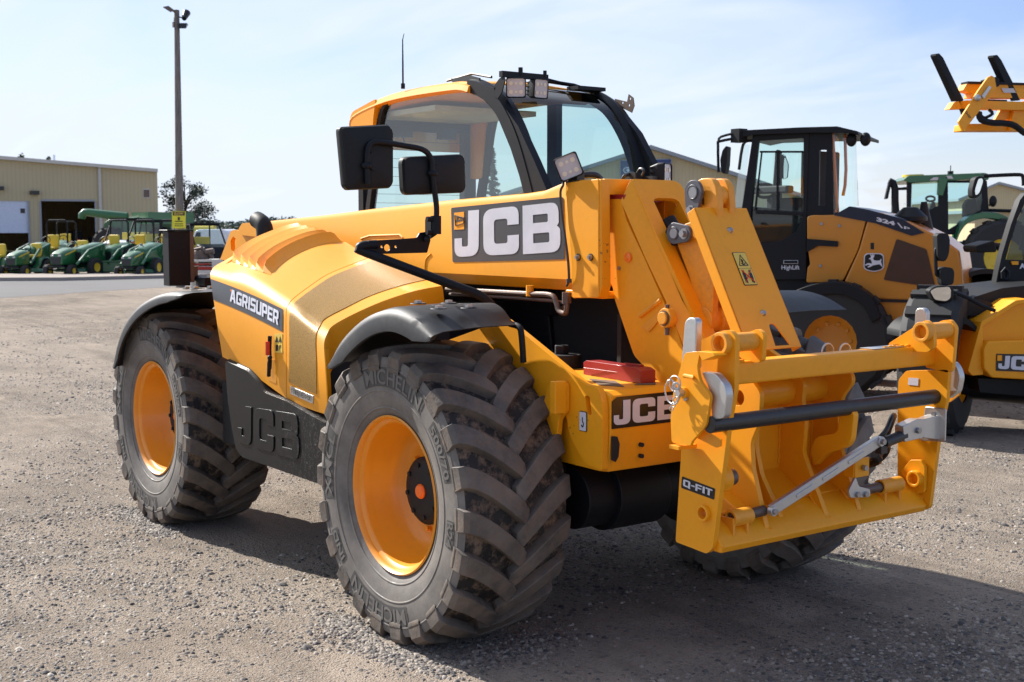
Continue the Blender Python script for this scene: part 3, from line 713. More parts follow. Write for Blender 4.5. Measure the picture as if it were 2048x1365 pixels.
# AGRISUPER band on the side
def onside(px, py, off=.0): return U(px, py, y=-1.10-off)
def hood_at(px, py):  # nearest point of the cover surface along the pixel ray
    d = ray(px, py).normalized(); best = None
    for j in range(nj-1):
        for i in range(ni-1):
            for tri in ((RR[j][i], RR[j][i+1], RR[j+1][i+1]), (RR[j][i], RR[j+1][i+1], RR[j+1][i])):
                h = mathutils.geometry.intersect_ray_tri(*tri, d, CAM, True)
                if h is not None and (best is None or (h-CAM).length < (best-CAM).length): best = h
    return best
import mathutils
def hoodmap(tl, tr, br, bl, off, nu=10, nv=3, bow=0):
    base = []
    for v in range(nv+1):
        row = []
        for u in range(nu+1):
            a, b = u/nu, v/nv
            px = (bl[0]*(1-a)+br[0]*a)*(1-b)+(tl[0]*(1-a)+tr[0]*a)*b; py = (bl[1]*(1-a)+br[1]*a)*(1-b)+(tl[1]*(1-a)+tr[1]*a)*b-bow*math.sin(math.pi*a)
            p = hood_at(px, py) or U(px, py, y=-1.1); row.append(p)
        base.append(row)
    nrm_ = (base[0][1]-base[0][0]).cross(base[1][0]-base[0][0]).normalized()
    if nrm_.y > 0: nrm_ = -nrm_
    def f(u, v):
        a = min(max(u*nu, 0), nu-1e-6); b = min(max(v*nv, 0), nv-1e-6); i, j = int(a), int(b); a -= i; b -= j
        return (base[j][i]*(1-a)+base[j][i+1]*a)*(1-b)+(base[j+1][i]*(1-a)+base[j+1][i+1]*a)*b+nrm_*off
    return f
f = hoodmap((422,558),(567,619),(566,664),(428,600), .003, bow=3)
g = G(); g.grid([[f(i/20, j/6) for i in range(21)] for j in range(7)]); ab = O('side_band', g, M['grey'], hood)
f2 = hoodmap((462,578),(562,624),(562,653),(462,603), .006, bow=2)
g = G(); put_block(g, 'AGRISUPER', lambda u, v: f2(u*.97+v*.012, v), (0,-.0008,0)); g.mi = 1; g.add([f2(-.04,.93),f2(.04,.98),f2(.03,.78)], [(0,1,2)]); O('band_letters', g, [M['white'], M['amber']], ab)
# louvres along the inner side of the cover: blades with a steep far side, sloping down forwards
g = G()
C0 = [(464.6,524.6),(474,514),(501.5,495),(538.5,478.5),(572,466),(606,460)]
C5 = [(541,551),(560,532),(585,514),(615,499),(650,488),(690,484)]
def lcurve(t):
    P = []
    for i, (a, b) in enumerate(zip(C0, C5)):
        px, py = a[0]*(1-t)+b[0]*t, a[1]*(1-t)+b[1]*t; p = hood_at(px, py) or U(px, py, y=(-.92,-.84,-.72,-.58,-.46,-.36)[i]); P.append(p)
    return spline(P, 5)
LC = [lcurve(k/5) for k in range(6)]; n = len(LC[0])
for k in range(5):
    a, b = LC[k], LC[k+1]; rows_ = [[], [], [], [], []]
    for i in range(n):
        t = i/(n-1); h = .046*min(1, t/.06+.08)*min(1, (1-t)/.06+.1); A_, B_ = a[i], b[i]
        rows_[0].append(A_+V((-.004,0,-.004))); rows_[1].append(A_+V((0,0,h*.9))); rows_[2].append(A_.lerp(B_, .06)+V((0,0,h))); rows_[3].append(A_.lerp(B_, .5)+V((0,0,h*.45))); rows_[4].append(B_+V((0,0,.001)))
    g.grid(rows_)
O('louvre_panel', g, M['yellow'], hood, angle=18, recalc=False)
# latch and its label, badge
g = G(); f = hoodmap((545,668),(566,668),(566,706),(545,706), .003, 2, 2)
g.plate([f(.25,0),f(.98,0),f(.98,1),f(.25,1)], (0,.002,0)); lb = O('latch_label', g, M['ylabel'], hood)
g = G(); 
for u_, v_ in ((.33,.56),(.66,.56)):
    g.add([f(u_,v_)-Y*.001,f(u_+.26,v_)-Y*.001,f(u_+.13,v_+.34)-Y*.001], [(0,1,2)])
g.plate([f(.36,.1)-Y*.001,f(.58,.1)-Y*.001,f(.58,.42)-Y*.001,f(.36,.42)-Y*.001],(0,.0005,0)); g.add([f(.68,.1)-Y*.001,f(.9,.42)-Y*.001,f(.72,.40)-Y*.001], [(0,1,2)])
O('label_marks', g, M['dblack'], lb)
g = G(); q = lambda px, py: hood_at(px, py) or U(px, py, y=-1.1)
def strap(pts, w_, th, mat, nm, par):
    g = G(); P = [q(*p)-Y*.016 for p in pts]; g.tube(P, w_/2, 8, smooth=3, flat=.6); return O(nm, g, mat, par)
g = G(); rc_ = fillet([q(534,716)-Y*.002,q(556,722)-Y*.002,q(553,768)-Y*.002,q(536,760)-Y*.002], .01); g.plate(rc_, (0,.004,0)); O('latch_recess', g, M['yrec'] if 'yrec' in M else M['yellow_worn'], hood)
la = strap([(546,672),(545,700),(546,724),(545,738)], .022, .01, M['satin'], 'latch', hood)
g = G(); P = [q(545,683)-Y*.026, q(545,710)-Y*.026]; g.tube(P, .011, 8); g.mi = 1; g.ball(q(551,715)-Y*.03, .012); g.tube([q(546,724)-Y*.02, q(545,752)-Y*.02], .010, 8); O('latch_handle', g, [M['redm'], M['satin']], la)
f = hoodmap((582,772),(628,792),(627,808),(582,788), .004, 3, 1)
g = G(); g.plate(fillet([f(0,0),f(1,0),f(1,1),f(0,1)], .004), (0,.006,0)); bd = O('badge', g, M['steel'], frontp, bevel=.002)
f = hoodmap((585,776),(625,793),(625,804),(585,787), .009, 3, 1); g = G(); put_text(g, 'TORQUELOCK', f, bold=.03, res=1); O('badge_letters', g, M['grey'], bd)

# ---- black side skirt with the raised letters
g = G()
sk_px = [(447,716),(493,737),(511,757),(528,783),(572,800),(635,836),(655,846),(657,955),(645,975),(625,968),(540,938),(482,918),(469,900),(460,850),(453,797)]
out = [U(px, py, y=-1.11) for px, py in sk_px]
cenx = sum(p.x for p in out)/len(out)
def shrink(P, k, y): 
    c = sum(P, V((0,0,0)))/len(P); return [V((c.x+(p.x-c.x)*(1-k), y, c.z+(p.z-c.z)*(1-k*1.6))) for p in P]
OF = fillet(out, .03, 4)
g.loft([[V((p.x, -.55, p.z)) for p in OF], [V((p.x, -1.06, p.z)) for p in OF], [V((p.x, -1.095, p.z)) for p in shrink(OF, .008, 0)], shrink(OF, .03, -1.11)])
M['skirt'] = None
def scratched():
    m, N, L, b = new_mat('scuffed black plastic'); n1 = noise(N, L, 3, 5, .6)
    s1 = noise(N, L, 9, 3, .5, dist=2.5, sc3=(3, 1, .8)); s2 = noise(N, L, 2.2, 2, .5)
    r1 = ramp(N, L, s1.outputs[0], [(.478, 0), (.4845, 1), (.491, 0)])
    tc = N.new('ShaderNodeTexCoord'); sp = N.new('ShaderNodeSeparateXYZ'); L.new(tc.outputs['Object'], sp.inputs[0])
    mr = N.new('ShaderNodeMapRange'); mr.inputs[1].default_value = .12; mr.inputs[2].default_value = .55; L.new(sp.outputs[0], mr.inputs[0])
    mu = N.new('ShaderNodeMath'); mu.operation = 'MULTIPLY'; L.new(r1.outputs[0], mu.inputs[0]); L.new(mr.outputs[0], mu.inputs[1])
    mu2 = N.new('ShaderNodeMath'); mu2.operation = 'MULTIPLY'; mu2.inputs[1].default_value = .55; L.new(mu.outputs[0], mu2.inputs[0])
    base = mixc(N, L, n1.outputs[0], (.004,.0045,.005), (.012,.012,.013))
    a = mixc(N, L, mu2.outputs[0], base.outputs[0], (.42,.40,.38)); L.new(a.outputs[0], b.inputs['Base Color'])
    b.inputs['Roughness'].default_value = .36; b.inputs['Specular IOR Level'].default_value = .22; bump(N, L, s1.outputs[0], b, .05, .003); return m
M['skirt'] = scratched()
sk = O('side_skirt', g, M['skirt'], T, angle=10)
def plane_px(px, py): return U(px, py, y=-1.111)
g = G(); f = quadmap(plane_px(476,885), plane_px(600,922), plane_px(598,826), plane_px(477,808))
put_block(g, 'JCB', lambda u, v: f(u, v), (0,-.005,0), 0, 1, 0, .97)
O('raised_letters', g, M['skirt'], sk, bevel=.004)

# ---- exhaust and rear tower
g = G(); p = [U(488,520,y=-.42), U(540,470,y=-.42), U(549,458,y=-.42)]
g.tube([V((-2.66,-.42,1.45)), V((-2.63,-.42,1.68)), V((-2.655,-.42,1.755)), V((-2.74,-.42,1.785))], .052, 16, smooth=4); O('exhaust', g, M['black'], T)
g = G()
def pl(pts, y, th, rs=.02, holes=()): return g.plate(fillet(UL(pts, y=y), rs), (0, th, 0), holes)
oc = [U(px, py, y=-.34) for px, py in ((466,473),(472,478),(473,492),(467,505),(462,500),(461,482))]
pl([(440,520),(461,463),(468,460),(545,470),(560,475),(560,530)], -.34, .03, holes=[fillet(oc, .01)])
pl([(440,520),(461,463),(468,460),(545,470),(560,475),(560,530)], .16, .03)
pl([(477,458),(484,447),(525,444),(540,456),(545,478),(477,470)], -.36, .02)
O('boom_tower', g, M['yellow'], T, bevel=.004)

# ---- boom (outer section), stands between y = -.25 and .08
YB = -.25
g = G()
tb = UL([(480,448),(640,431),(740,418),(900,400),(1045,387),(1083,381),(1127,362),(1145,360)], y=YB)
bb = UL([(480,520),(640,536),(740,543),(900,551),(1045,552),(1083,552),(1127,552),(1145,552)], y=YB)
xs = [p.x for p in tb]; ztop = [p.z for p in tb]
def zb(x):
    t = (x+3.3)/(3.45); return 1.36+(1.52-1.36)*min(max(t,0),1)
secs = []
for x, z in zip(xs, ztop):
    b0 = 1.505; secs.append([V((x,YB,b0)), V((x,YB,z-.03)), V((x,YB+.012,z-.006)), V((x,YB+.03,z)), V((x,.05,z)), V((x,.08,z-.03)), V((x,.08,b0)), V((x,.03,1.455)), V((x,.0,1.45)), V((x,-.17,1.45)), V((x,-.20,1.455))])
g.loft(secs)
boom = O('boom', g, M['yellow'], T, bevel=.0, angle=32)
# weld seam and pads on the boom
g = G(); a = UL([(700,468),(725,476),(800,474),(862,468),(850,478)], y=YB-.004); g.tube([U(722,478,y=YB),U(740,472,y=YB),U(800,470,y=YB),U(806,476,y=YB)], .006, 6); g.tube([U(862,508,y=YB),U(852,520,y=YB),U(850,548,y=YB)], .005, 6, smooth=3)
O('weld_seam', g, M['yellow'], boom)
# the JCB decal
dq = [(905,525),(1130,519),(1126,394),(902,416)]
q4 = UL(dq, y=YB-.0025); f = quadmap(*q4)
g = G(); g.plate(fillet(q4, .012), (0,.001,0)); dc = O('boom_decal', g, M['grey'], boom)
lq = [(908,514),(1123,505),(1121,405),(943,419)]
g = G(); ql = UL([(908,515),(1123,506),(1121,407),(906,422)], y=YB-.004); fl = quadmap(*ql)
gl, W = glyphs('JCB', .075)
for k, loops in enumerate(gl):
    # letter quads picked from the photograph
    quad = [((909,515),(957,512),(958,420),(909,424)), ((967,512),(1038,508),(1037,412),(966,420)), ((1046,509),(1121,504),(1119,404),(1045,412))][k]
    wl = GLY['JCB'[k]][0]; x0 = loops[0]; off = sum(GLY['JCB'[i]][0]+.075 for i in range(k)); fm = quadmap(*UL(quad, y=YB-.0045))
    Q = [[fm((p.x-off)/wl, p.y) for p in l] for l in loops]; g.plate(Q[0], (0,.001,0), Q[1:])
O('decal_letters', g, M['white'], dc)
g = G(); g.plate(UL([(908,460),(928,459),(928,424),(908,426)], y=YB-.005), (0,.0015,0)); dy = O('decal_patch', g, M['yellow'], dc)
g = G(); f = quadmap(*UL([(911,446),(926,441),(925,434),(911,433)], y=YB-.0065)); put_block(g, 'JCB', f, (0,.0005,0)); 
g.tube(UL([(911,452),(909,431),(927,436),(927,447),(911,452)], y=YB-.007), .0022, 5); O('patch_letters', g, M['grey'], dy)
# front collar of the boom, wear-pad plate, inner section
g = G()
g.plate(fillet(UL([(1130,366),(1197,358),(1197,596),(1144,597),(1143,540)], y=-.30), .012), (0,.03,0))
g.plate(fillet(UL([(1190,358),(1202,359),(1204,575),(1198,596),(1190,596)], y=-.295), .006), (0,.05,0))
O('boom_collar_plate', g, M['yellow'], boom, bevel=.004)
x0 = U(1197,470,y=-.29).x
g = G(); 
g.box((x0-.12,-.09,1.9085),(.27,.36,.067))
g.box((x0-.12,.095,1.69),(.26,.03,.50)); g.box((x0-.12,-.09,1.445),(.26,.36,.03)); O('boom_collar', g, M['yellow'], boom, bevel=.004)
g = G(); g.box((x0-.02,-.1,1.86),(.18,.22,.03)); O('wear_pad', g, M['red'], boom)
g = G()
for px, py in ((1157,515),(1182,515)): 
    p = U(px, py, y=-.30); g.cyl(p+Y*.004, p-Y*.004, .016, n=18); 
O('bolt_recess', g, M['dark'], boom)
g = G()
for px, py in ((1157,515),(1182,515)):
    p = U(px, py, y=-.304); g.cyl(p, p-Y*.012, .011, n=12); g.cyl(p-Y*.012, p-Y*.018, .007, n=6)
O('bolt', g, M['bolt'], boom)
g = G(); g.box((-.20+x0,-.085,1.66),(.36,.25,.36)); ib = O('inner_boom', g, M['yellow'], T, bevel=.02, seg=4)
# hydraulic pipe under the boom
g = G(); g.tube([V((-.85,-.27,1.425)),V((-.2,-.27,1.43)),V((.02,-.28,1.432)),V((.06,-.28,1.40)),V((.08,-.28,1.365)),V((.13,-.28,1.36)),V((.135,-.28,1.43))], .012, 10, smooth=4)
g.tube([V((-.85,-.25,1.40)),V((.03,-.26,1.405)),V((.06,-.26,1.37))], .008, 8, smooth=3)
g.cyl((.135,-.28,1.40),(.135,-.28,1.45),.022,n=6); O('hydraulic_pipe', g, M['iron'], boom)
g = G(); g.cyl((-.15,-.27,1.42),(-.15,-.27,1.47),.018,n=12); O('pipe_clamp', g, M['yellow'], boom)
# rear plates where boom meets tower
# ---- nose of the inner boom
g = G()
Ys = -.22
S = fillet(UL([(1207,400),(1241,398),(1252,440),(1290,520),(1325,600),(1352,655),(1378,740),(1400,815),(1372,820),(1335,782),(1268,712),(1229,598),(1225,572),(1206,545)], y=Ys), .02)
g.plate(S, (0,.03,0)); g.plate([p+Y*.31 for p in S], (0,.03,0))
# chamfer plate
A = UL([(1241,400),(1262,358)], y=Ys); 
B0 = [U(1241,402,y=Ys), U(1290,515,y=Ys), U(1336,612,y=Ys), U(1385,740,y=Ys)]
B1 = [U(1262,358,y=-.165), U(1312,478,y=-.165), U(1364,600,y=-.165), U(1420,700,y=-.165)]
g.loft([[b, c, c+V((-.02,.02,-.01)), b+V((-.01,.03,-.0))] for b, c in zip(B0, B1)])
# front plate with its long slot
tl = U(1262,358,y=-.165); tr = V((tl.x+.0, .12, tl.z-.002)); bl = U(1420,700,y=-.165); br = V((bl.x, .12, bl.z))
fq = quadmap(bl, br, tr, tl); nrm_ = (br-bl).cross(tl-bl).normalized()
sl = fillet([fq(.22,.06), fq(.80,.06), fq(.80,.885), fq(.22,.885)], [0,0,.05,.05])
g.plate(fillet([fq(0,0), fq(1,0), fq(1,1), fq(0,1)], [0,0,.05,.02]), nrm_*-.02, [sl])
for y in (-.105, .055):  # cheeks of the slot going inwards
    a = [V((p.x, y, p.z)) for p in (fq(.2,.04), fq(.2,.87))]; g.plate([a[0], a[1], a[1]+V((-.10,0,-.16)), a[0]+V((-.10,0,-.02))], (0,.012,0))
nose = O('boom_nose', g, M['yellow'], T, bevel=.005)
g = G(); g.plate([p+Y*.02+V((-.0,0,0)) for p in [V((.31,-.19,1.80)),V((.36,-.19,1.66)),V((.72,-.19,1.30)),V((.62,-.19,1.2)),V((.34,-.19,1.5))]], (0,.26,0)); O('nose_slot_shade', g, M['dark'], nose)  # near-black block stands in for the shade inside the slot
# welded rib, pin boss, reflector, bolt on the nose side
g = G(); a, b = U(1279,633,y=Ys-.004), U(1322,600,y=Ys-.004); g.tube([a,b], .011, 8)
g.plate([U(1283,655,y=Ys-.001),U(1336,607,y=Ys-.001),U(1340,616,y=Ys-.001),U(1300,665,y=Ys-.001)], (0,-.006,0))
p = U(1341,636,y=Ys-.0); g.cyl(p, p-Y*.035, .040, n=28); g.cyl(p-Y*.035, p-Y*.05, .026, n=24); O('pin_boss', g, M['yellow_worn'], nose, bevel=.003)
g = G(); g.cyl(p-Y*.035, p-Y*.042, .031, n=24, ri=.018); g.cyl(p+V((0,-.018,.035)), p+V((0,-.018,.055)), .009, n=6); g.cyl(p+V((0,-.018,-.04)), p+V((0,-.018,-.07)), .010, n=6)
O('boss_pin', g, M['iron'], nose)
g = G(); p = U(1257,515,y=Ys-.001); g.cyl(p, p-Y*.007, .021, n=28); g.cyl(p-Y*.007, p-Y*.011, .017, .004, n=16); O('amber_reflector', g, M['amber'], nose)
g = G(); p = U(1239,537,y=Ys-.001); g.cyl(p, p-Y*.008, .008, n=8); O('bolt', g, M['bolt'], nose)

# ---- tilt lever between the nose and the guard
g = G()
def lev(pts, y, th, rs=.015): g.plate(fillet(UL(pts, y=y), rs), (0, th, 0))
lp = [(1358,452),(1392,440),(1383,405),(1384,370),(1400,357),(1422,356),(1432,372),(1436,415),(1430,470),(1428,560),(1424,640),(1415,660),(1396,655),(1380,560),(1350,480)]
lev(lp, -.10, .035, .02); lev([(x+25, y+1) for x, y in lp], -.02, .035, .02)
c0 = U(1412,392,y=-.10); g.cyl(c0, c0+Y*.12, .046, n=24)
c1 = U(1425,640,y=-.05); g.cyl(c1-Y*.06, c1+Y*.05, .055, n=24)
g.cyl(U(1450,640,y=-.0)-Y*.05, U(1450,640,y=0)+Y*.03, .05, n=24)
lever = O('tilt_lever', g, M['yellow_worn'], T, bevel=.006)
def link_plate(a, b, ra, rb, y, par):
    g = G(); a, b = U(*a, y=y), U(*b, y=y); d = (b-a).normalized(); e = V((d.z, 0, -d.x)); pts = []
    for i in range(13): t = math.pi*i/12; pts.append(a+e*math.cos(t)*ra-d*math.sin(t)*ra)
    for i in range(13): t = math.pi*i/12; pts.append(b-e*math.cos(t)*rb+d*math.sin(t)*rb)
    g.plate(pts, (0,-.016,0)); g.cyl(a-Y*.016, a-Y*.021, ra*.62, n=22, ri=ra*.48); o = O('pin_plate', g, M['pinp'], par, bevel=.003)
    g = G(); g.cyl(b-Y*.016, b-Y*.020, rb*.62, n=18); g.cyl(b-Y*.02, b-Y*.034, rb*.42, n=6); g.cyl(a-Y*.0165, a-Y*.0195, ra*.47, n=18); O('bolt', g, M['bolt'], o)
M['pinp'] = plain('pin plate', (.10, .10, .115), .4, .2)
link_plate((1391,385), (1388,421), .050, .034, -.112, lever)
link_plate((1353,467), (1374,468), .045, .036, -.118, lever)
g = G(); g.cyl(U(1345,470,y=-.11), U(1345,470,y=-.11)+Y*.2, .045, n=20); g.tube([U(1335,440,y=-.06),U(1352,470,y=-.05)], .035, 12); O('cylinder_eye', g, M['satin'], lever)

# ---- guard plate in front of the lever, with the warning label
gl4 = [V((.855,-.205,1.815)), V((.855,.095,1.815)), V((1.155,.105,1.262)), V((1.155,-.20,1.262))]
fq = quadmap(gl4[3], gl4[2], gl4[1], gl4[0]); gn = (gl4[2]-gl4[3]).cross(gl4[0]-gl4[3]).normalized()
if gn.x < 0: gn = -gn
g = G(); hole = fillet([fq(.52,.0-.0+.02), fq(.80,.02), fq(.66,.17), fq(.55,.17)], [.002,.002,.02,.02])
g.plate([fq(0,0), fq(1,0), fq(1,1), fq(0,1)], gn*-.008, [hole])
g.plate([fq(0,0), fq(0,1), fq(0,1)-gn*.05, fq(0,0)-gn*.05], (0,.008,0)); g.plate([fq(1,0), fq(1,1), fq(1,1)-gn*.05, fq(1,0)-gn*.05], (0,-.008,0))
guard = O('guard_plate', g, M['yellow'], T, bevel=.003)
g = G(); f = lambda u, v: fq(.37+u*.25, .44+v*.235)+gn*.002
# photo: label spans 0.35-0.62 across, upper middle
g.plate(fillet([f(0,0),f(1,0),f(1,1),f(0,1)], .006), gn*-.001); l0 = O('warning_label', g, M['dblack'], guard)
g = G(); f1 = lambda u, v: fq(.37+u*.25, .44+v*.235)+gn*.0035
g.plate(fillet([f1(.04,.02),f1(.96,.02),f1(.96,.495),f1(.04,.495)], .004), gn*-.001); g.plate(fillet([f1(.04,.505),f1(.96,.505),f1(.96,.98),f1(.04,.98)], .004), gn*-.001)
l1 = O('label_face', g, M['ylabel'], l0)
g = G(); f1 = lambda u, v: fq(.37+u*.25, .44+v*.235)+gn*.0045; f3 = lambda u, v: fq(.37+u*.25, .44+v*.235)+gn*.0055
g.mi = 0
tri = lambda s, cx=.5, cy=.71: [(cx-.36*s, cy-.13*s), (cx+.36*s, cy-.13*s), (cx, cy+.22*s)]
T1 = [f1(*p) for p in tri(1)]; g.plate(fillet(T1, .004), gn*-.0005, [fillet([f1(*p) for p in tri(.78, .5, .705)], .003)])
g.tube([f1(.36,.66),f1(.5,.61),f1(.66,.66)], .0022, 5); g.tube([f1(.46,.78),f1(.5,.66)], .003, 5); g.tube([f1(.42,.71),f1(.56,.74)], .002, 5)
for cx_ in (.26, .74):
    g.plate(circle(f1(cx_,.41), .006, Y, gn.cross(Y).normalized(), 10), gn*-.0005)
    g.plate([f1(cx_-.1,.18),f1(cx_+.1,.18),f1(cx_+.11,.37),f1(cx_-.11,.37)], gn*-.0005); g.plate([f1(cx_-.08,.08),f1(cx_-.01,.08),f1(cx_-.01,.2),f1(cx_-.08,.2)], gn*-.0005); g.plate([f1(cx_+.01,.06),f1(cx_+.08,.06),f1(cx_+.08,.2),f1(cx_+.01,.2)], gn*-.0005)
g.mi = 1; g.tube([f3(.15,.08),f3(.85,.45)], .0018, 5); g.tube([f3(.15,.45),f3(.85,.08)], .0018, 5)
O('label_symbols', g, [M['dblack'], M['redm']], l1)
g = G()
for u_, v_ in ((.5,.835),(.52,.245)):
    p = fq(u_, v_); g.cyl(p, p+gn*.010, .014, .009, n=16)
O('bolt', g, M['bolt'], guard)
# ---- quick-hitch carriage on the end of the boom
XC = 1.42
def ppx(g, pts, th, rs=.01, holes=(), **k): return g.plate(fillet(UL(pts, **k), rs), th, holes)
def ring_hole(px, py, r, **k): return circle(U(px, py, **k), r, X, Z, 18)
g = G()
yR = -.60
ppx(g, [(1384,690),(1440,663),(1458,660),(1471,674),(1469,780),(1459,832),(1425,1098),(1413,1108),(1351,1084),(1363,893),(1366,860),(1390,760)], (0,.022,0), .012, y=yR,
    holes=[ring_hole(1410,1026,.022,y=yR)])
yL = .60
lo = [(1795,800),(1797,760),(1812,742),(1897,740),(1893,800),(1879,860),(1858,1016),(1846,1022),(1795,1000)]
ppx(g, lo, (0,.022,0), .012, y=yL)
ppx(g, [(1776,688),(1838,648),(1852,640),(1866,652),(1868,694),(1855,705),(1780,700)], (0,.02,0), .012, y=.46)
ppx(g, [(1858,655),(1885,641),(1900,640),(1911,655),(1904,740),(1896,746),(1850,735)], (0,.022,0), .012, y=.60)
ppx(g, [(1472,700),(1500,664),(1514,658),(1527,668),(1524,722),(1512,727),(1480,716)], (0,.02,0), .012, y=-.46)
tubes = []
for y0, y1, px, py in ((-.625,-.43,1448,687), (.435,.63,1849,664)):
    gt = G(); c = U(px, py, y=y0+.02); c1_ = V((c.x, y1, c.z)); c0_ = V((c.x, y0, c.z)); gt.cyl(c0_, c1_, .034, n=28, ri=.026); gt.cyl(c0_-Y*.006, c0_+Y*.03, .040, n=28, ri=.027); tubes.append(gt)
# top tube between the side plates
t0, t1 = 1.262, 1.180; xb = 1.345
prf = fillet([V((XC,0,t0)), V((XC,0,t1)), V((xb,0,t1)), V((xb,0,t0))], .012)
g.loft([[V((p.x, y, p.z)) for p in prf] for y in (-.578, .60)])
car = O('carriage', g, M['yellow'], T, bevel=.003)
for gt in tubes: O('pin_tube', gt, M['yellow_worn'], car, bevel=.002)
# weld beads
g = G(); R3 = random.Random(5)
def bead(a, b, r=.006):
    a, b = V(a), V(b); n = max(4, int((b-a).length/.012)); g.tube([a.lerp(b, i/n)+V((0,R3.uniform(-.002,.002),R3.uniform(-.002,.002))) for i in range(n+1)], [r*R3.uniform(.8,1.3) for i in range(n+1)], 6)
bead((XC-.005,-.575,t0+.002),(XC-.005,-.50,t0+.002)); bead((1.36,-.44,t0+.003),(1.40,-.44,t0+.003)); bead((1.35,.42,t0+.003),(1.40,.46,t0+.003)); bead((1.40,.45,t0+.002),(1.40,.30,t0+.003))
for y in (-.335,.0,.19):
    bead((1.382,y-.002,.622),(1.30,y-.002,.70)); bead((1.383,y+.024,.622),(1.30,y+.024,.70)); bead((1.143,y-.003,.80),(1.143,y-.003,1.14),.005)
bead((1.40,-.574,.60),(1.30,-.574,.695)); bead((1.385,.597,.62),(1.30,.597,.695)); bead((1.346,-.33,1.178),(1.346,.20,1.178),.004)
O('weld_seam', g, M['yellow'], car)
# lower tray and centre ribs
g = G()
tray = [(1.395,.575),(1.405,.60),(1.36,.655),(1.29,.695),(1.27,.69),(1.27,.60),(1.30,.575)]
g.loft([[V((x, y, z)) for x, z in tray] for y in (-.578, .60)])
tray = [(1.27,.60),(1.29,.698),(1.20,.742),(1.12,.80),(1.10,.78),(1.10,.62)]
g.loft([[V((x, y, z)) for x, z in tray] for y in (-.40, .24)])
O('lower_tray', g, M['yellow'], car, bevel=.006)
g = G(); 
g.plate(fillet([V((1.14,-.31,.72)), V((1.14,.19,.72)), V((1.14,.19,1.18)), V((1.14,-.31,1.18))], .02), (-.02,0,0))
def rib(y, pr, th=.022, holes=()): g.plate(fillet([V((x, y, z)) for x, z in pr], .02), (0, th, 0), holes)
ring_ = lambda x, y, z, r: circle((x, y, z), r, X, Z, 20)
rib(-.335, [(1.10,1.15),(1.30,1.17),(1.345,1.13),(1.34,1.02),(1.30,.94),(1.31,.84),(1.385,.62),(1.12,.72)], holes=[ring_(1.235,-.335,1.10,.030)])
rib(-.335+.10, [(1.12,1.17),(1.20,1.17),(1.23,1.10),(1.23,.90),(1.26,.80),(1.37,.64),(1.12,.72)])
rib(.00, [(1.12,1.17),(1.22,1.17),(1.26,1.13),(1.25,1.06),(1.27,1.00),(1.26,.86),(1.30,.78),(1.385,.62),(1.12,.72)])
rib(.19, [(1.10,1.17),(1.33,1.17),(1.34,1.13),(1.29,1.07),(1.27,.98),(1.29,.86),(1.33,.76),(1.385,.62),(1.12,.72)])
g.cyl((1.16,-.20,1.10),(1.16,.19,1.10),.060,n=28); g.plate([V((1.145,-.335,1.19)),V((1.145,.21,1.19)),V((1.345,.21,1.19)),V((1.345,-.335,1.19))],(0,0,.01))
g.cyl((1.33,-.56,.83),(1.33,-.50,.83),.050,n=24)
O('centre_rib', g, M['yellow'], car, bevel=.004)
# hook plate over the bar
g = G(); g.plate(fillet([V((1.39,.055,1.035)),V((1.445,.055,1.045)),V((1.46,.055,1.03)),V((1.45,.055,.93)),V((1.43,.055,.90)),V((1.33,.055,.86)),V((1.27,.055,.80)),V((1.25,.055,.86)),V((1.27,.055,.92)),V((1.38,.055,.95))], [.01,.01,.02,.02,.02,.04,.02,.02,.03,.02]), (0,.03,0))
O('bar_hook', g, M['yellow'], car, bevel=.004)
# the pivot bar
g = G(); g.cyl((1.425,-.675,1.052),(1.425,.622,1.052),.030,n=32); O('pivot_bar', g, M['bar'], car, bevel=.003)
# outer latch cover on the right, galvanised locking hooks
g = G()
ppx(g, [(1369,706),(1400,703),(1394,735),(1399,762),(1421,792),(1412,852),(1383,884),(1381,892),(1343,886),(1341,838),(1347,780),(1355,756)], (0,.014,0), .015, y=-.685)
ppx(g, [(1395,703),(1424,706),(1430,712),(1404,722)], (0,.06,0), .004, y=-.685)
g.box(U(1366,893,y=-.65), (.05,.09,.014)); g.cyl(U(1363,787,y=-.70), U(1363,787,y=-.70)+Y*.05, .022, n=20); g.tube([U(1368,752,y=-.70),U(1384,754,y=-.70),U(1388,756,y=-.66)], .008, 8)
a = U(1396,890,y=-.66); g.plate([U(1395,848,y=-.64),U(1441,880,y=-.62),U(1440,893,y=-.62),U(1432,896,y=-.62),U(1385,872,y=-.66)], (0,.01,0))
O('latch_cover', g, M['yellow'], car, bevel=.004)
def lhook(parent, y, up, low):
    g = G(); ppx(g, up, (0,.030,0), .015, y=y); O('hook_handle', g, M['steel'], parent, bevel=.005); g = G(); ppx(g, low, (0,.034,0), .015, y=y-.01); return O('locking_hook', g, M['steel'], parent, bevel=.005)
lhook(car, -.655, [(1362,732),(1369,645),(1376,636),(1388,636),(1393,643),(1391,703),(1392,740)], [(1402,744),(1430,747),(1450,772),(1454,790),(1448,837),(1424,841),(1421,800),(1415,770)])
lhook(car, .655, [(1828,660),(1830,622),(1836,616),(1847,617),(1852,624),(1851,660)], [(1893,800),(1898,745),(1903,722),(1914,735),(1920,755),(1914,785),(1903,792)])
g = G(); ppx(g, [(1893,740),(1920,748),(1918,790),(1897,806)], (0,.012,0), .006, y=.70); O('latch_cover', g, M['yellow'], car)
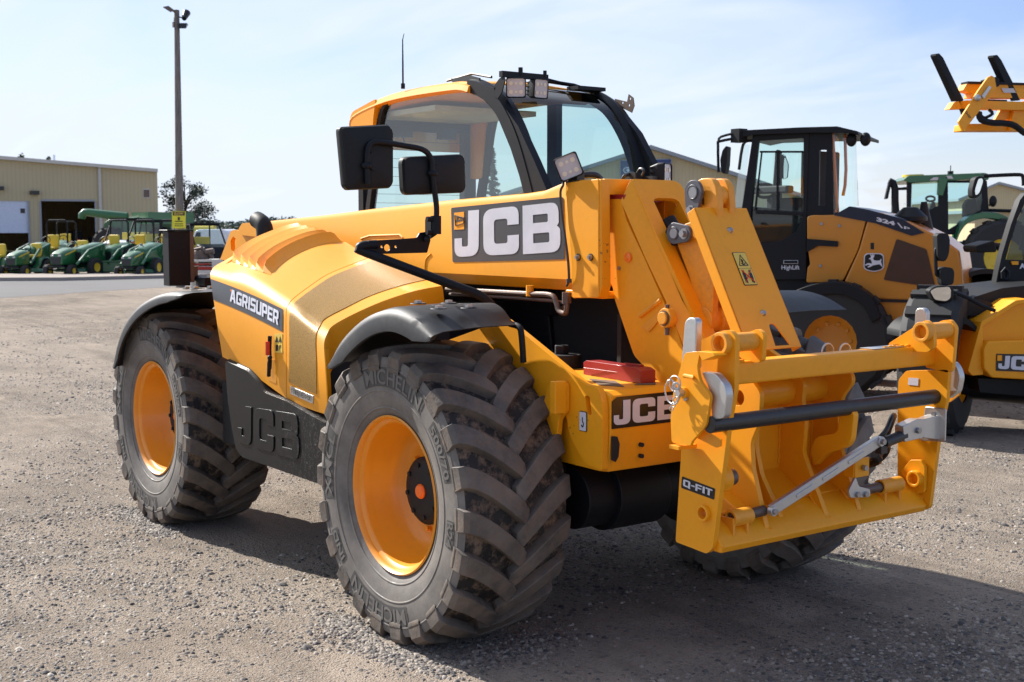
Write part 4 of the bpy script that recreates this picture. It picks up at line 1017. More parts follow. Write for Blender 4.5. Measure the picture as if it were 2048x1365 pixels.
# chain and spring pin
g = G()
def torus(c, R_, r, u, w_, n=18):
    P = [V(c)+u*math.cos(2*math.pi*i/n)*R_+w_*math.sin(2*math.pi*i/n)*R_ for i in range(n+1)]; g.tube(P, r, 6)
c = U(1350,768,y=-.715); torus(c, .028, .0028, X, Z); torus(U(1352,773,y=-.72), .012, .004, (X+Y*.5).normalized(), Z)
lk = [(1350,780),(1354,790),(1350,800),(1347,810),(1343,818)]
for i, (px, py) in enumerate(lk): torus(U(px, py, y=-.712), .0085, .0022, (X if i % 2 else Y), Z, 10)
g.tube([U(1336,762,y=-.71),U(1330,780,y=-.71),U(1337,803,y=-.71),U(1352,808,y=-.71),U(1358,790,y=-.71),U(1345,762,y=-.71),U(1336,762,y=-.71)], .0035, 6, smooth=3)
g.cyl(U(1365,786,y=-.70), U(1365,786,y=-.70)-Y*.025, .013, n=6); g.cyl(U(1374,798,y=-.686), U(1374,798,y=-.686)-Y*.012, .008, n=6)
O('safety_chain', g, M['steel'], car)
# Q-FIT label
g = G(); f = quadmap(*UL([(1362,976),(1428,1000),(1430,978),(1364,953)], y=yR-.002)); fc = fillet([f(0,0),f(1,0),f(1,1),f(0,1)], .006)
g.plate(fc, (0,.001,0)); g.mi = 1; f = quadmap(*UL([(1366,973),(1424,994),(1425,979),(1367,958)], y=yR-.0045)); g2 = G(); put_block(g2, 'Q-FIT', f, (0,-.0006,0), 0, 1, .05, .95); g.add(g2.v, g2.f)
O('maker_label', g, [M['dblack'], M['white']], car, recalc=False)
# lower pin bosses, latch ram, connecting strut
g = G()
p = U(1410,1026,y=yR); g.cyl(p-Y*.018, p+Y*.05, .030, n=24, ri=.020); O('pin_boss', g, M['yellow'], car, bevel=.003)
g = G(); p = V((1.36,-.50,.685)); g.cyl(p, p+Y*.10, .032, n=24, ri=.022); g.plate([V((1.385,-.50,.61)),V((1.385,-.49,.61)),V((1.34,-.49,.70)),V((1.34,-.50,.70))],(-.03,0,0)); g.box((1.35,-.43,.645),(.07,.012,.09)); g.box((1.35,-.50,.645),(.07,.012,.09)); O('pin_boss', g, M['yellow_worn'], car, bevel=.003)
g = G(); p = V((1.36,.345,.70)); g.cyl(p, p+Y*.13, .030, n=24, ri=.021); g.box((1.34,.37,.66),(.07,.012,.08)); g.box((1.34,.46,.66),(.07,.012,.08)); O('pin_boss', g, M['yellow_worn'], car, bevel=.003)
g = G(); p = U(1835,957,y=.585); g.cyl(p-Y*.03, p+Y*.03, .034, n=24, ri=.022); ppx(g, [(1800,945),(1820,920),(1842,920),(1850,935),(1848,985),(1830,990)], (0,.018,0), .01, y=.578); O('pin_boss', g, M['yellow'], car, bevel=.003)
g = G(); g.box((1.385,.20,.80),(.01,.085,.075)); g.box((1.36,.16,.80),(.05,.01,.075)); O('crank_bracket', g, M['yellow'], car, bevel=.003)
g = G(); g.cyl((1.36,-.49,.685),(1.36,-.32,.692),.020,n=20); g.cyl((1.36,.22,.70),(1.36,.36,.70),.020,n=20)
g.cyl((1.335,-.57,.83),(1.335,-.46,.83),.030,n=20); O('latch_pin', g, M['iron'], car, bevel=.002)
g = G(); a = V((1.395,-.315,.695)); b = V((1.435,.245,.905)); d = (b-a).normalized(); u_ = d.cross(X).normalized()
g.obox((a+b)/2, d*((b-a).length/2), u_*.019, X*.004); g.obox((a+b)/2+u_*.018-X*.008, d*((b-a).length/2), u_*.003, X*.010); g.obox((a+b)/2-u_*.018-X*.008, d*((b-a).length/2), u_*.003, X*.010)
for k in range(3): c = a.lerp(b, .28+.24*k); g.obox(c+X*.005, d*.045, u_*.006, X*.003)
g.cyl(a-X*.01, a+X*.012, .018, n=18); g.cyl(b-X*.01, b+X*.012, .020, n=18); O('latch_link', g, M['steel'], car, bevel=.002)
g = G(); g.cyl(a+X*.01, a+X*.022, .011, n=6); g.cyl(b+X*.01, b+X*.024, .012, n=6); p = V((1.395,.20,.80)); g.cyl(p, p+X*.015, .012, n=6); O('bolt', g, M['bolt'], car)
g = G(); rm0 = V((1.43,.275,.895)); rm1 = V((1.43,.40,.915)); g.cyl(rm0, rm1, .022, n=20); g.box(V((1.43,.262,.87)),(.03,.04,.03)); O('latch_ram', g, M['bar'], car, bevel=.002)
g = G(); g.plate(fillet([V((1.45,.37,.955)),V((1.45,.38,.89)),V((1.45,.50,.895)),V((1.45,.515,.97)),V((1.45,.46,.975))], .01), (-.045,0,0)); g.plate(fillet([V((1.37,.585,.865)),V((1.49,.585,.875)),V((1.49,.585,1.01)),V((1.39,.585,1.01))], .01), (0,.008,0)); g.hexa([V((1.41,.50,.895)),V((1.45,.50,.895)),V((1.46,.59,.88)),V((1.40,.59,.88)),V((1.41,.50,.97)),V((1.45,.50,.97)),V((1.46,.59,.98)),V((1.40,.59,.98))])
O('ram_bracket', g, M['steel'], car, bevel=.004)
g = G(); g.cyl((1.452,.46,.93),(1.462,.46,.93),.013,n=6); g.cyl((1.44,.58,.985),(1.44,.57,.985),.01,n=6); g.cyl((1.36,.21,.695),(1.41,.21,.695),.012,n=6); g.cyl((1.36,.16,.70),(1.41,.16,.70),.012,n=6); O('bolt', g, M['bolt'], car)
g = G(); g.plate(fillet([V((1.40,.12,.69)),V((1.40,.24,.68)),V((1.40,.24,.71)),V((1.40,.17,.73)),V((1.40,.15,.77)),V((1.40,.11,.72))], .012), (-.012,0,0)); O('crank_plate', g, M['steel'], car, bevel=.002)
g = G()
g.tube([(1.40,.27,.90),(1.42,.30,.94),(1.40,.36,.985),(1.36,.43,.98),(1.32,.46,.93),(1.30,.45,.86),(1.33,.38,.82),(1.30,.30,.79),(1.22,.20,.76)], .010, 8, smooth=4)
g.tube([(1.40,.33,.885),(1.38,.37,.85),(1.34,.36,.80),(1.26,.26,.75)], .009, 8, smooth=4); g.tube([(1.37,.30,.84),(1.36,.33,.81),(1.28,.34,.78)], .020, 8, smooth=3)
O('hydraulic_hose', g, M['bar'], car)
g = G(); f = quadmap(V((1.345,.22,t0+.002)),V((1.41,.22,t0+.002)),V((1.41,.42,t0+.002)),V((1.345,.42,t0+.002))); g.plate(fillet([f(0,0),f(1,0),f(1,1),f(0,1)], .006), (0,0,.002)); O('data_plate', g, M['steel'], car)
g = G(); g.plate(UL([(1817,756),(1837,757),(1836,772),(1816,770)], y=yL-.002), (0,.001,0)); O('small_label', g, M['white'], car)
g = G()
for px in (1655,1690): 
    c = U(px, 703, y=.0 if px < 1670 else .06); torus(U(px,705,x=1.20), .035, .004, Y, Z, 16)
O('lifting_ring', g, M['steel'], car)

# ---- cab, between y = .10 (right) and .95 (left)
yr, yl = .10, .95
prof = [(-2.47,2.30),(-2.46,2.385),(-2.425,2.46),(-2.12,2.514),(-1.79,2.533),(-1.36,2.532),(-1.24,2.524),(-1.17,2.508)]
g = G(); rings = []
Pt = spline([V((x,0,z)) for x, z in prof], 4)
for p in Pt:
    th = .055; lo_ = p+V((.02 if p.x < -2.3 else 0, 0, -th)); 
    rings.append([V((p.x,yr-.025,p.z-.05)), V((p.x,yr-.015,p.z-.02)), V((p.x,yr+.03,p.z)), V((p.x,.52,p.z+.022)), V((p.x,yl-.045,p.z)), V((p.x,yl-.01,p.z-.02)), V((p.x,yl,p.z-.05)), V((p.x,yl-.06,p.z-.075)), V((p.x,yr+.06,p.z-.075))])
g.loft(rings)
for ys_ in (yr-.022, yl-.05): g.plate(fillet([V((-2.47,ys_,2.33)),V((-2.45,ys_,2.44)),V((-2.14,ys_,2.50)),V((-2.17,ys_,2.40)),V((-2.22,ys_,2.05)),V((-2.40,ys_,2.05))], [.09,.06,.02,.04,.02,.02]), (0,.05,0))
cabroof = O('cab_roof', g, M['yellow'], T, angle=40)
def px_y(pts, y): return UL(pts, y=y)
wo = [(759,252),(766,214),(794,195),(926,180),(960,192),(992,228),(1021,298),(1052,395),(1075,560),(735,560),(739,417)]
wout = [(752,250),(759,218),(786,191),(926,176),(968,183),(1003,207),(1036,252),(1068,321),(1098,390),(1135,575),(715,575),(731,417)]
win = fillet(px_y(wo, yr), [.02,.10,.08,.10,.08,.05,.0,.0,.02,.02,0]); wof = fillet(px_y(wout, yr), [0,.1,.08,.1,.08,.05,0,0,0,0,0])
g = G(); g.plate(wof, (0,.045,0), [win])
# left side frame has the door pillar
sh = lambda P, y: [V((p.x, y, p.z)) for p in P]
xp = U(1115,300,y=yl).x
def clip(P, x, keep_gt):
    out = []; n = len(P)
    for i in range(n):
        a, b = P[i], P[(i+1) % n]; ia = (a.x > x) == keep_gt; ib = (b.x > x) == keep_gt
        if ia: out.append(a)
        if ia != ib: t = (x-a.x)/(b.x-a.x); out.append(a.lerp(b, t))
    return out
g.plate(sh(wof, yl-.045), (0,.045,0), [sh(clip(win, xp+.045, True), yl-.045), sh(clip(win, xp-.045, False), yl-.045)])
# rear frame
z0c, z1c = 1.42, 2.40
g.box((-2.38,yr+.05,1.85),(.06,.09,1.1)); g.box((-2.38,yl-.05,1.85),(.06,.09,1.1)); g.box((-2.38,.52,2.38),(.06,.8,.08)); g.box((-2.38,.52,1.40),(.06,.8,.25))
frame = O('cab_frame', g, M['satin'], T, bevel=.006)
# front pillars follow the profile and hold the screen
fp = [(-1.20,2.512),(-1.12,2.498),(-1.04,2.465),(-.95,2.415),(-.86,2.33),(-.76,2.19),(-.66,1.98),(-.585,1.78),(-.52,1.55),(-.47,1.30)]
F3 = spline([V((x,0,z)) for x, z in fp], 5)
def pillar(y0, y1):
    g = G(); rr_ = []
    for i, p in enumerate(F3):
        t = (F3[min(i+1,len(F3)-1)]-F3[max(i-1,0)]).normalized(); nn_ = V((-t.z,0,t.x)); nn_ = nn_ if nn_.x > 0 else -nn_
        rr_.append([p+Y*y0-nn_*.055, p+Y*y0+nn_*.012, p+Y*(y0+y1)/2+nn_*.024, p+Y*y1+nn_*.012, p+Y*y1-nn_*.055])
    g.loft(rr_); return g
O('front_pillar', pillar(yr-.004, yr+.085), M['satin'], frame, angle=30); O('front_pillar', pillar(yl-.085, yl+.004), M['satin'], frame, angle=30)
def screen(i0, i1, mat, nm, th=.006):
    g = G(); a, b = [], []
    for p in F3[i0:i1]: a.append(p)
    rows_ = [[V((p.x+.012*math.sin(math.pi*k/8)+.008, yr+.08+(yl-yr-.16)*k/8, p.z)) for k in range(9)] for p in a]
    g.grid(rows_); return O(nm, g, mat, frame)
screen(0, 18, M['glass_dark'], 'windscreen_band'); screen(17, len(F3), M['glass'], 'windscreen')
def pane(P, dv=V((0,0,0))): g = G(); g.add([p+dv for p in P], [tuple(range(len(P)))]); return g
g = pane(win, Y*.018); O('side_window', g, M['glass_grey'], frame)
g = pane(sh(clip(win, xp+.045, True), yl-.02)); O('door_window', g, M['glass'], frame)
g = pane(sh(clip(win, xp-.045, False), yl-.02)); O('side_window', g, M['glass'], frame)
g = pane([V((-2.38,yr+.09,1.52)),V((-2.38,yl-.09,1.52)),V((-2.38,yl-.09,2.34)),V((-2.38,yr+.09,2.34))]); rw = O('rear_window', g, M['glass'], frame)
g = G()
for k in range(14): z = 1.56+.055*k; g.box((-2.372,.52,z),(.002,.66,.0025))
O('heater_line', g, M['iron'], frame)
g = G(); g.box((-2.0,.525,2.415),(.75,.72,.03)); g.ball((-1.9,.3,2.40),(.13,.09,.02)); O('headliner', g, M['cream'], frame)
# cab inside
g = G(); g.box((-1.75,.50,1.30),(.48,.46,.12)); g.box((-1.96,.50,1.60),(.11,.44,.54)); g.box((-1.75,.26,1.45),(.34,.06,.05)); O('seat', g, M['seatf'], T, bevel=.03, seg=3)
g = G(); 
sc_ = V((-1.18,.50,1.86)); sn = V((-.45,0,.89)).normalized(); su = V((.89,0,.45)).normalized()
P = [sc_+Y*math.cos(t)*.17+su*math.sin(t)*.17 for t in [2*math.pi*i/24 for i in range(25)]]; g.tube(P, .014, 8); g.tube([sc_-sn*.01, sc_-sn*.35+X*.03], .03, 8)
for t in (0, 2.1, 4.2): g.tube([sc_, sc_+Y*math.cos(t)*.17+su*math.sin(t)*.17], .012, 6)
O('steering_wheel', g, M['satin'], T)
g = G(); g.box((-.98,.50,1.62),(.30,.60,.20)); g.box((-1.5,.16,1.60),(.8,.07,.10)); g.box((-.93,.20,1.80),(.03,.14,.11)); g.tube([(-.93,.22,1.66),(-.93,.20,1.78)],.01,6); g.box((-2.2,.30,2.32),(.08,.10,.07)); g.box((-2.2,.62,2.32),(.08,.10,.07)); g.tube([(-2.05,.2,2.3),(-2.1,.25,2.25),(-2.2,.3,2.3)],.006,5)
g.tube([(-1.35,.30,1.6),(-1.32,.30,1.86)],.012,6); g.ball((-1.32,.30,1.88),.03)
O('dashboard', g, M['satin'], T, bevel=.01)
g = G(); g.plate([V((-2.40,yr+.004,1.45)),V((-.52,yr+.004,1.45)),V((-.40,yr+.004,.75)),V((-2.30,yr+.004,.75))],(0,yl-yr-.01,0)); O('cab_body', g, M['satin'], T, bevel=.01)
g = G()
g.plate([V((-1.40,yr+.03,2.535)),V((-1.12,yr+.02,2.50)),V((-1.12,yr+.02,2.53)),V((-1.22,yr+.03,2.553)),V((-1.40,yr+.03,2.553))],(0,.01,0))
O('roof_rail', g, M['satin'], cabroof); g = G(); g.tube([(-1.55,.20,2.56),(-1.3,.20,2.575),(-1.12,.20,2.54)],.008,6); O('roof_rail', g, M['satin'], cabroof); g = G(); g.tube([(-1.25,.62,2.565),(-1.10,.75,2.53),(-1.06,.90,2.49)],.012,6); g.tube([(-1.3,.55,2.575),(-1.15,.60,2.56),(-1.05,.88,2.50)],.006,6)
g.box((-1.05,.80,2.508),(.10,.2,.02)); O('wiper', g, M['satin'], cabroof)
# roof brackets, one bare on the far corner
def brkt(y, pts, holes):
    g = G(); g.plate([V((x,y,z)) for x, z in pts], (0,.006,0), [circle((x,y,z), r, X, Z, 10) for x, z, r in holes]); return g
a = [U(px,py,y=.965) for px, py in ((1229,198),(1254,204),(1257,189),(1266,196),(1268,212),(1263,226),(1240,214),(1232,206))]
g = G(); g.plate(a, (0,.006,0), [circle(U(px,py,y=.965), .008, X, Z, 8) for px, py in ((1245,206),(1258,211),(1260,198))]); O('lamp_bracket', g, M['iron'], cabroof)
a = [U(px,py,y=yr-.01) for px, py in ((972,172),(985,176),(998,158),(1006,152),(1010,160),(1003,186),(995,198),(984,190))]
g = G(); g.plate(a, (0,.006,0), [circle(U(990,178,y=yr-.01), .008, X, Z, 8)]); p = U(1000,157,y=yr-.005); g.box(p+V((.02,.14,.02)), (.03,.30,.03)); g.cyl(p+V((.03,.11,.02)), p+V((.03,.11,.06)), .012, n=8); g.cyl(p+V((.03,.27,.02)), p+V((.03,.27,.055)), .01, n=8)
O('lamp_bracket', g, M['satin'], cabroof)
# work lamps: housing with cooling ribs, rim, lens with six cells
def lamp(c, d, s, parent, roll=0):
    d = V(d).normalized(); u = d.cross(Z).normalized(); v = u.cross(d); u, v = u*math.cos(roll)+v*math.sin(roll), v*math.cos(roll)-u*math.sin(roll)
    c = V(c); g = G()
    rr = lambda k, off: fillet([c+d*off+u*a*s*k+v*b*s*k for a, b in ((-1,-1),(1,-1),(1,1),(-1,1))], s*.25, 4)
    g.loft([rr(.75,-s*.9), rr(.95,-s*.25), rr(1,-.1*s), rr(1,.02), rr(.9,.026), rr(.88,.015)]);
    for k in range(4): g.obox(c-d*s*.7+v*(s*(-.6+.4*k)), u*s*.92, v*s*.05, d*s*.25)
    o = O('work_lamp', g, M['satin'], parent, angle=30)
    g = G(); g.plate(rr(.89,.0155), d*.004); g.mi = 1
    for a in (-.5, .0, .5):
        for b in (-.42, .42):
            q = c+d*.021+u*a*s*1.0+v*b*s; r_ = s*.20 if a else s*.13
            g.plate(circle(q, r_, u, v, 12), d*.001)
    O('lamp_lens', g, [M['lens'], M['bulb']], o); return o
pl_ = V((.75,-.62,-.1))
l1 = lamp(U(1032,176,y=.17), (.80,-.58,-.06), .052, T); l2 = lamp(U(1077,178,y=.33), (.88,.05,-.06), .052, T)
l3 = lamp(U(1137,334,y=-.30), (.78,-.60,-.05), .054, T, roll=-.38)
l4 = lamp(U(1326,350,y=.10)-Z*.0, (.85,.42,.0), .052, T, roll=.0)
M['satin_grey'] = M['pinp']
g = G(); g.tube([U(1120,352,y=-.30),U(1127,368,y=-.31),U(1121,385,y=-.31),U(1124,430,y=-.31),U(1131,480,y=-.315),U(1136,520,y=-.315),U(1138,560,y=-.31),U(1134,572,y=-.30)], .006, 8, smooth=5)
g.tube([U(1135,365,y=-.28),U(1160,352,y=-.22),U(1188,350,y=-.16),U(1200,358,y=-.12)], .016, 8, smooth=4); g.box(U(1150,360,y=-.27)-Z*.01, (.07,.05,.008)); g.box(U(1160,352,y=-.26), (.012,.04,.04)); g.cyl(U(1138,558,y=-.315),U(1138,566,y=-.315),.012,n=8)
O('lamp_cable', g, M['bar'], T)
g = G(); g.tube([U(1243,364,y=-.05),U(1250,352,y=-.05),U(1265,348,y=-.0),U(1275,356,y=0)], .009, 8, smooth=4); g.tube([U(1272,352,y=0),U(1280,338,y=0),U(1288,342,y=0),U(1284,352,y=0)], .006, 6, smooth=4); g.box(U(1270,354,y=0)-Z*.0,(.06,.05,.035)); g.box(U(1300,358,y=.06),(.12,.08,.02)); O('hose_bundle', g, M['bar'], T)

# ---- mirrors on their tube arm at the right
xm = -.36
g = G(); g.tube([V((-.18,-.42,1.33)), V((-.20,-.50,1.42)), V((-.26,-.62,1.475)), V((-.42,-.98,1.625)), V((-.43,-1.005,1.645)), V((-.42,-.99,1.655)), V((-.41,-.93,1.66))], .021, 14, smooth=5)
arm = O('mirror_arm', g, M['satin'], T)
mb = fillet(UL([(735,482),(805,478),(832,476),(838,466),(852,464),(860,480),(853,506),(735,509)], x=xm-.05), .006)
g = G(); g.plate(mb, (.006,0,0), [circle(U(px,496 if r > .01 else 494,x=xm-.05), r, Y, Z, 14) for px, r in ((773,.016),(762,.006),(790,.006),(741,.007))])
g.plate(UL([(850,478),(862,470),(862,436),(850,440)], x=xm-.05), (.05,0,0)); c = U(872,452,x=xm); g.cyl(U(872,469,x=xm), U(872,432,x=xm), .024, n=20); g.cyl(c-Y*.0+Z*.03, c+Z*.03-Y*.05, .012, n=8); g.cyl(c-Z*.03, c-Z*.03-Y*.05, .012, n=8); g.cyl(U(853,478,x=xm-.05),U(853,478,x=xm-.02),.012,n=6)
O('arm_bracket', g, M['satin'], T, bevel=.002)
g = G(); g.tube(UL([(872,445),(873,415),(868,375),(864,345),(862,318),(846,300),(810,292),(770,286),(748,285),(737,294),(734,312),(734,345),(735,368)], x=xm), .013, 12, smooth=4)
for px, py in ((866,347),(734,332)): g.ball(U(px,py,x=xm), (.02,.028,.018))
O('mirror_tube', g, M['satin'], arm)
def mirror(pts, rs):
    P = UL(pts, x=xm-.03); c = sum(P, V((0,0,0)))/len(P); F = fillet(P, rs, 5); k = lambda s_, dx: [V((c.x+dx, c.y+(p.y-c.y)*s_, c.z+(p.z-c.z)*s_)) for p in F]
    g = G(); g.loft([k(.97,-.045), k(1,-.035), k(1,-.005), k(.96,.008), k(.80,.015), k(.3,.017)]); g.cyl(c+X*.012, c+X*.03, .04, n=20)
    o = O('mirror', g, M['black'], T, angle=25); g = G(); g.plate(k(.92,-.047), (-.002,0,0)); O('mirror_glass', g, M['mirror'], o)
mirror([(679,254),(778,249),(786,262),(786,368),(780,377),(697,381),(690,373)], [.02,.02,.02,.02,.02,.02,.02])
mirror([(804,314),(929,308),(932,386),(808,391)], .035)
# rear lamp board and its arm
g = G(); bx = -3.32
g.hexa([V((bx,-.80,1.37)),V((bx+.10,-.80,1.37)),V((bx+.10,-.66,1.37)),V((bx,-.66,1.37)),V((bx,-.80,1.715)),V((bx+.10,-.80,1.715)),V((bx+.10,-.66,1.715)),V((bx,-.66,1.715))])
g.box((bx+.05,-.73,1.72),(.14,.17,.008))
rb_ = O('rear_lamp_board', g, M['satin'], T, bevel=.006)
g = G(); g.box((bx+.05,-.645,1.55),(.09,.025,.32)); g.box((bx+.05,-.62,1.45),(.05,.04,.08)); O('marker_backing', g, M['marker'] if 'marker' in M else M['iron'], rb_)
g = G(); g.tube([(bx+.05,-.62,1.42),(bx+.1,-.58,1.40),(bx+.3,-.5,1.40)],.02,8); g.box((bx+.08,-.58,1.385),(.06,.05,.06)); g.box((bx+.25,-.25,1.40),(.1,.8,.05)); O('lamp_arm', g, M['satin'], rb_)
# whip antenna
p = U(806,178,z=2.535); g = G(); g.cyl(p, p+Z*.03, .012, n=10); g.tube([p, p+Z*.14, p+Z*.28, U(808,68,d=(p-CAM).dot(FW))], [.006,.0055,.0035,.0022], 6); O('antenna', g, M['satin'], T)
# =================================================================== BACKGROUND
class Plane2(Plane):
    def __init__(s, pa, da, pb, db):
        a, b = U(pa, 458, d=da), U(pb, 458, d=db); a.z = b.z = 0; s.o = a; s.h = (b-a).normalized(); s.n = V((-s.h.y, s.h.x, 0))
        if s.n.dot(FW) < 0: s.n = -s.n
def slab(g, P, pts, o0, o1, rs=0, holes=()):
    a = P.L(pts, o0); 
    if rs: a = fillet(a, rs)
    return g.plate(a, P.n*(o1-o0), [P.L(h, o0) for h in holes])
def siding(name, c):
    m, N, L, b = new_mat(name); n1 = noise(N, L, .25, 4, .6); tc = N.new('ShaderNodeTexCoord')
    w_ = N.new('ShaderNodeTexWave'); w_.inputs['Scale'].default_value = 2.0; w_.bands_direction = 'DIAGONAL'; mp = N.new('ShaderNodeMapping'); mp.inputs['Scale'].default_value = (1, 1, 0); L.new(tc.outputs['Object'], mp.inputs[0]); L.new(mp.outputs[0], w_.inputs['Vector'])
    mx = mixc(N, L, n1.outputs[0], tuple(x*.9 for x in c), tuple(x*1.08 for x in c)); m2 = mixc(N, L, .12, mx.outputs[0], tuple(x*.55 for x in c))
    r = ramp(N, L, w_.outputs['Color'], [(.0, .20), (.25, 0)]); L.new(r.outputs[0], m2.inputs[0]); L.new(m2.outputs[0], b.inputs['Base Color']); b.inputs['Roughness'].default_value = .55
    bump(N, L, w_.outputs['Color'], b, .3, .03); return m
M['tan'] = siding('tan metal siding', (.50,.42,.25)); M['trim'] = plain('pale trim', (.55,.53,.48), .5); M['roofm'] = plain('grey roof', (.25,.28,.31), .5)
M['post'] = plain('grey door frame', (.30,.32,.35), .5); M['doorw'] = plain('white door', (.62,.68,.80), .5)
# ---- workshop at the left
W = Plane2(0, 84, 317, 87.6); Th = thing('workshop_building', 'long tan metal clad workshop with one white roll door and one open dark bay', 'building', tuple(W(150,458))[:2]+(0,))
def wz(px, z, off=0):
    p = W(px, 458, off); p.z = z; return p
def topz(px): return W(px, 319+26*max(px,-260)/317 if px > -260 else 319-26*260/317+26*(-260-px)/317).z
def wrect(g, px0, px1, z0, z1, o0, o1):
    t = lambda px: topz(px) if z1 == 'top' else z1
    g.plate([wz(px0,z0,o0), wz(px1,z0,o0), wz(px1,t(px1),o0), wz(px0,t(px0),o0)], W.n*(o1-o0))
zd = W(130, 403).z
g = G()
for a, b, z0 in ((-260,-80,0),(-80,59,zd),(59,82,0),(82,192,zd),(192,317,0)): wrect(g, a, b, z0, 'top', 0, .25)
wrect(g, -560, -260, 0, 'top', 0, .25)
zr, zl = topz(317), topz(-560)
e1 = wz(317,0,.25); g.plate([e1, e1+W.n*24, e1+W.n*24+Z*zr, e1+Z*zr], W.h*-.2); e0 = wz(-560,0,.25); g.plate([e0, e0+W.n*24, e0+W.n*24+Z*zl, e0+Z*zl], W.h*.2); g.plate([e0+W.n*24, e1+W.n*24, e1+W.n*24+Z*zr, e0+W.n*24+Z*zl], W.n*.2)
O('wall', g, M['tan'], Th)
g = G()
for px in (58, 82, 192): wrect(g, px-1.5, px+2, 0, zd, -.06, .0)
wrect(g, 84, 190.5, zd, zd+.12, -.06, -.01); O('door_frame', g, M['post'], Th)
g = G(); wrect(g, -78, 56.5, 1.45, zd, .08, .16); dr = O('roll_door', g, M['doorw'], Th); g = G(); wrect(g, 42, 51, 2.75, 3.05, .05, .09); O('door_pane', g, M['dblack'], dr)
g = G()
for a, b in ((-570,-260),(-260,318.5)):
    A0, B0_ = wz(a, topz(a), -.4), wz(b, topz(b), -.4); g.hexa([A0, B0_, B0_+W.n*25, A0+W.n*25, A0+Z*.22, B0_+Z*.22, B0_+W.n*25+Z*.22, A0+W.n*25+Z*.22])
O('roof', g, M['trim'], Th)
g = G(); g.cyl(wz(202,0,-.1), wz(202,topz(202),-.1), .11, n=8); O('downpipe', g, M['trim'], Th)
za, zb_ = W(295,397).z, W(295,378).z
g = G(); wrect(g, 287.5, 302, za, zb_, -.05, 0); wf = O('window', g, M['trim'], Th); g = G(); wrect(g, 289, 300.5, za+.07, zb_-.07, -.07, -.05); O('pane', g, M['iron'], wf)
for px, py in ((69,386),(-2,377)):
    g = G(); g.box(W(px, py, -.3), (.5,.5,.25)); O('wall_lamp', g, M['dblack'], Th)
g = G(); p = W(108,326,6); g.cyl(p-Z*.8, W(108,310,6), .08, n=8); O('roof_vent', g, M['doorw'], Th)
g = G()
for i in range(9): c = wz(90+12*i, rnd.uniform(.3,.8), rnd.uniform(3,8)); g.box(c, (rnd.uniform(.5,1.2), rnd.uniform(.5,1), c.z*2))
O('stored_crate', g, M['dark'], Th)  # crates coloured near black to carry the shade of the open bay
# ---- gabled buildings at the right
def gable(name, label, px0, pxp, px1, yp, y0, d, depth, sign=False):
    P = Plane(pxp, d, .06); t = thing(name, label, 'building', tuple(P(pxp,458))[:2]+(0,))
    L0, R0, Pk = P(px0, y0), P(px1, y0), P(pxp, yp); g = G()
    b0, b1 = V((L0.x,L0.y,0)), V((R0.x,R0.y,0)); g.plate([b0, b1, R0, Pk, L0], P.n*depth); O('wall', g, M['tan'], t)
    g = G()
    for a in (L0, R0):
        dd = (a-Pk).normalized(); a2 = a+dd*.8; g.hexa([Pk-P.n*.5, a2-P.n*.5, a2+P.n*(depth+.5), Pk+P.n*(depth+.5)]+[q+Z*.22 for q in (Pk-P.n*.5, a2-P.n*.5, a2+P.n*(depth+.5), Pk+P.n*(depth+.5))])
    O('roof', g, M['roofm'], t)
    return P, t
P1, t1 = gable('sales_building', 'tan gabled building with a blue sign board, seen past the big telehandler cab', 960, 1301, 1640, 299, 408, 75, 26)
g = G(); slab(g, P1, [(1241,361),(1342,361),(1342,319),(1241,322)], -.2, -.05); sb = O('sign_board', g, M['navy'], t1)
g = G(); slab(g, P1, [(1240,362),(1343,362),(1343,318),(1240,321)], -.05, 0); O('sign_edge', g, M['white'], t1)
g = G(); f = lambda u, v: P1(1248+u*90, 349-v*19, -.23); put_text(g, 'POLARIS', f, .24, 1, .1, .9, bold=.03)
c = P1(1256,341,-.23); g.tube([c+P1.h*math.cos(t)*.26+Z*math.sin(t)*.16 for t in [2*math.pi*i/20 for i in range(21)]], .03, 5); g.plate([P1(1256,335,-.24),P1(1258,340,-.24),P1(1262,341,-.24),P1(1258,342,-.24),P1(1256,347,-.24),P1(1254,342,-.24),P1(1250,341,-.24),P1(1254,340,-.24)], P1.n*.01); O('sign_letters', g, M['doorw'], t1)
gable('far_shed', 'plain tan gabled shed far behind the green tractor at the right', 1930, 1995, 2100, 369, 396, 120, 20)
P2_, t2 = gable('low_shed', 'low tan shed with a grey eave beside the far gabled shed', 1950, 2090, 2240, 423, 427, 95, 14)

# ---- trees
def leafmat(name, c1, c2):
    m, N, L, b = new_mat(name); n = noise(N, L, 1.2, 4, .7); r = ramp(N, L, n.outputs[0], [(.3, c1), (.7, c2)]); L.new(r.outputs[0], b.inputs['Base Color']); b.inputs['Roughness'].default_value = .7; return m
M['leaf'] = leafmat('foliage', (.018,.035,.015), (.05,.085,.03)); M['conif'] = leafmat('conifer foliage', (.012,.026,.016), (.03,.055,.028)); M['hazed_wood'] = leafmat('hazed foliage', (.07,.10,.085), (.11,.15,.11)); M['bark'] = plain('bark', (.09,.07,.055), .9)  # distant woods get paler blue-green leaves, haze put into the colour
def leaves(g, c, R_, n, s, rs):
    for _ in range(n):
        u = V((rs.gauss(0,1), rs.gauss(0,1), rs.gauss(0,1))).normalized()*(rs.random()**.5); p = V(c)+V((u.x*R_[0], u.y*R_[1], u.z*R_[2]))
        a = V((rs.gauss(0,1), rs.gauss(0,1), rs.gauss(0,.6))).normalized()*s*rs.uniform(.6,1.4); b = V((rs.gauss(0,1), rs.gauss(0,1), rs.gauss(0,1))).normalized()*s*rs.uniform(.4,.9)
        g.add([p-a, p+b, p+a, p-b], [(0,1,2,3)])
